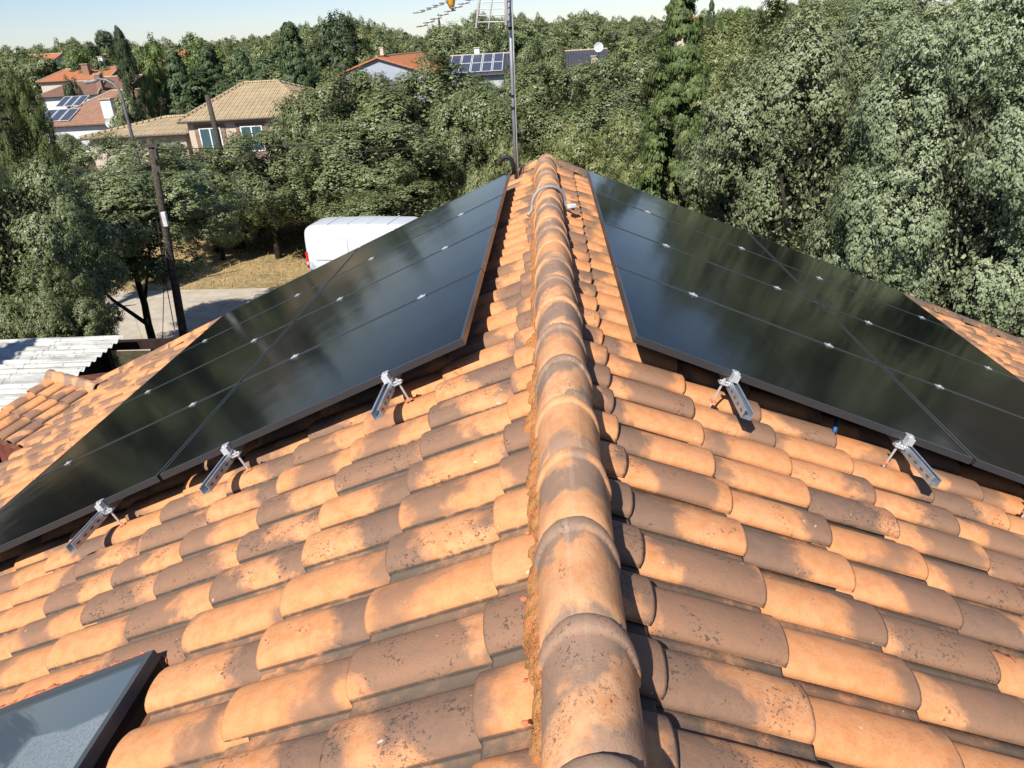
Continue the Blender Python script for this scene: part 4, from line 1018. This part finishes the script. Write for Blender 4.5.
e_ = at(94, 81, 27) - b_; MB().tube([e_ + Vector((.14, 0, .02)), e_, e_ + Vector((-.30, 0, -.03)), e_ + Vector((-.38, 0, -.05))], [.04, .065, .06, .03], 10).build("lamp_head", plain("lamp_housing", (.24, .24, .23), .5), lampo, True)
Q0, Q1 = at(217, 135, 33), at(207, 95, 33)
tag(MB().tube([Vector((Q0.x + (Q0.x-Q1.x)*1.2, 33, GZ-.1)), Vector((Q0.x, 33, Q0.z)), Q1], [.14, .115, .10], 10).build("wooden_post", M_WOOD, None, True), "dark thick wooden post standing before the window of the beige house", "post")
# ------------------------------------------------------------------ corrugated shed
shed = thing("shed", "low shed with a weathered white corrugated roof beyond the left eave", "shed", (-12, 10.2, GZ))
m = Mat("weathered_fibre_cement", .9, .2); o_ = m.obj(); x_, y_, z_ = m.sep(o_)
a_ = m.noise(m.comb(m.math('MULTIPLY', x_, .7), m.math('MULTIPLY', y_, 5.0), 0.0), 1.2, 5, .7)
c_ = m.mix(m.step(a_, .42, .66), (.50, .50, .46), (.26, .26, .24)); c_ = m.mix(m.step(m.noise(o_, 9, 4, .7), .56, .7), c_, (.18, .18, .165)); m.color(c_)
M_FIB = m.m
SX1, SY0, SY1, SZ = -7.40, 8.4, 11.75, at(110, 340, 11.6).z
for i in range(8):
    for j in range(3):
        xa, xb = SX1 - 1.12*(i+1) - .03, SX1 - 1.12*i; ya, yb = SY1 - 1.13*(j+1) - .06, SY1 - 1.13*j; V = []; n = 44
        for (x, up) in ((xa, 0), (xb, .008)):
            for k in range(n+1):
                y = ya + (yb-ya)*k/n; V.append((x+12, y-10.2, SZ - .05*(SY1-y) + .022*math.sin(2*math.pi*y/.172) + up - .004*j - GZ))
        me = mesh("roof_sheet", V, [(k, n+1+k, n+2+k, k+1) for k in range(n)], True)
        obj("roof_sheet", me, M_FIB, shed)
dk = plain("dark_stained_wood", (.035, .022, .018), .9, .1)
zt = SZ - GZ
for y in (8.7, 10.1, 11.5): MB().box((SX1+12-.25, y-10.2, (zt-.15)/2), (.12, .12, zt-.15)).build("post", dk, shed)
mb = MB()
for y in np.arange(8.5, 11.7, .16): mb.box((SX1+12-.36, y-10.2, (zt-.22)/2), (.03, .148, zt-.22))
mb.build("side_cladding", dk, shed)
mb = MB()
for y in (8.55, 9.6, 10.6, 11.6): mb.box((-4.4, y-10.2, zt-.05*(SY1-y)-.085), (9.0, .06, .09))
mb.build("beams", dk, shed)
MB().box((-4.4, 1.30, (zt-.2)/2), (8.6, .05, zt-.2)).build("back_wall", dk, shed)
# dark timber pergola beam between shed and house
tag(MB().box((-6.7, 12.0, SZ-.25), (2.6, .10, .16)).box((-5.6, 12.0, (SZ-.33+GZ)/2), (.10, .10, SZ-.33-GZ)).build("pergola", dk), "dark timber beam on a post beside the corrugated shed", "pergola")
# ------------------------------------------------------------------ wall and small things behind the verge
M_STONE = Mat("rubble_wall", .95, .1); o_ = M_STONE.obj()
vo = M_STONE.n('ShaderNodeTexVoronoi'); M_STONE.put(vo.inputs['Vector'], o_); vo.inputs['Scale'].default_value = 3.2
vd = M_STONE.n('ShaderNodeTexVoronoi', feature='DISTANCE_TO_EDGE'); M_STONE.put(vd.inputs['Vector'], o_); vd.inputs['Scale'].default_value = 3.2
M_STONE.color(M_STONE.mix(M_STONE.step(vd.outputs[0], .07, .02), M_STONE.mix(M_STONE.math('MULTIPLY', vo.outputs['Distance'], 1.2), (.34, .29, .22), (.20, .17, .14)), (.10, .09, .075))); M_STONE.bump(vd.outputs[0], .05)
wl = thing("stone_wall", "low rubble stone wall under the oaks behind the dry verge", "wall", (-16, 38.2, GZ))
MB().box((0, 0, .55), (34, .35, 1.1)).build("masonry", M_STONE.m, wl); MB().box((0, 0, 1.13), (34, .42, .07)).build("coping", M_RIDGE, wl)
g0 = at(236, 240, 36)
cb_ = thing("meter_cabinet", "pale upright cabinet by the stone wall left of the van", "cabinet", (g0.x, 36, GZ))
MB().box((0, 0, .6), (.55, .3, 1.2)).build("body", W_WHITE, cb_, bevel=.02); MB().box((0, -.155, .62), (.47, .02, 1.0)).build("door", plain("pale_door", (.6, .6, .58), .6), cb_)
# dry grass on the verge
g = np.random.default_rng(5); n = 9000
X = g.uniform(-28, 2, n); Yg = g.uniform(26.9, 37.5, n); hh = g.uniform(.05, .2, n); ang = g.uniform(0, 6.28, n)
V = np.empty((n, 3, 3), np.float32); wv = .02
V[:, 0] = np.stack([X-wv*np.cos(ang), Yg-wv*np.sin(ang), 0*X+GZ], -1); V[:, 1] = np.stack([X+wv*np.cos(ang), Yg+wv*np.sin(ang), 0*X+GZ], -1); V[:, 2] = np.stack([X+g.normal(0, .06, n), Yg+g.normal(0, .06, n), GZ+hh], -1)
me = bpy.data.meshes.new("dry_grass"); me.vertices.add(3*n); me.vertices.foreach_set('co', V.ravel()); me.loops.add(3*n); me.loops.foreach_set('vertex_index', np.arange(3*n, dtype=np.int32))
me.polygons.add(n); me.polygons.foreach_set('loop_start', np.arange(0, 3*n, 3, dtype=np.int32)); me.polygons.foreach_set('loop_total', np.full(n, 3, np.int32)); me.update(calc_edges=True)
tag(obj("dry_grass", me, plain("straw", (.40, .30, .13), .9, .1, 0, .4, .8)), "dry straw-coloured grass on the roadside verge", "grass", kind='stuff')
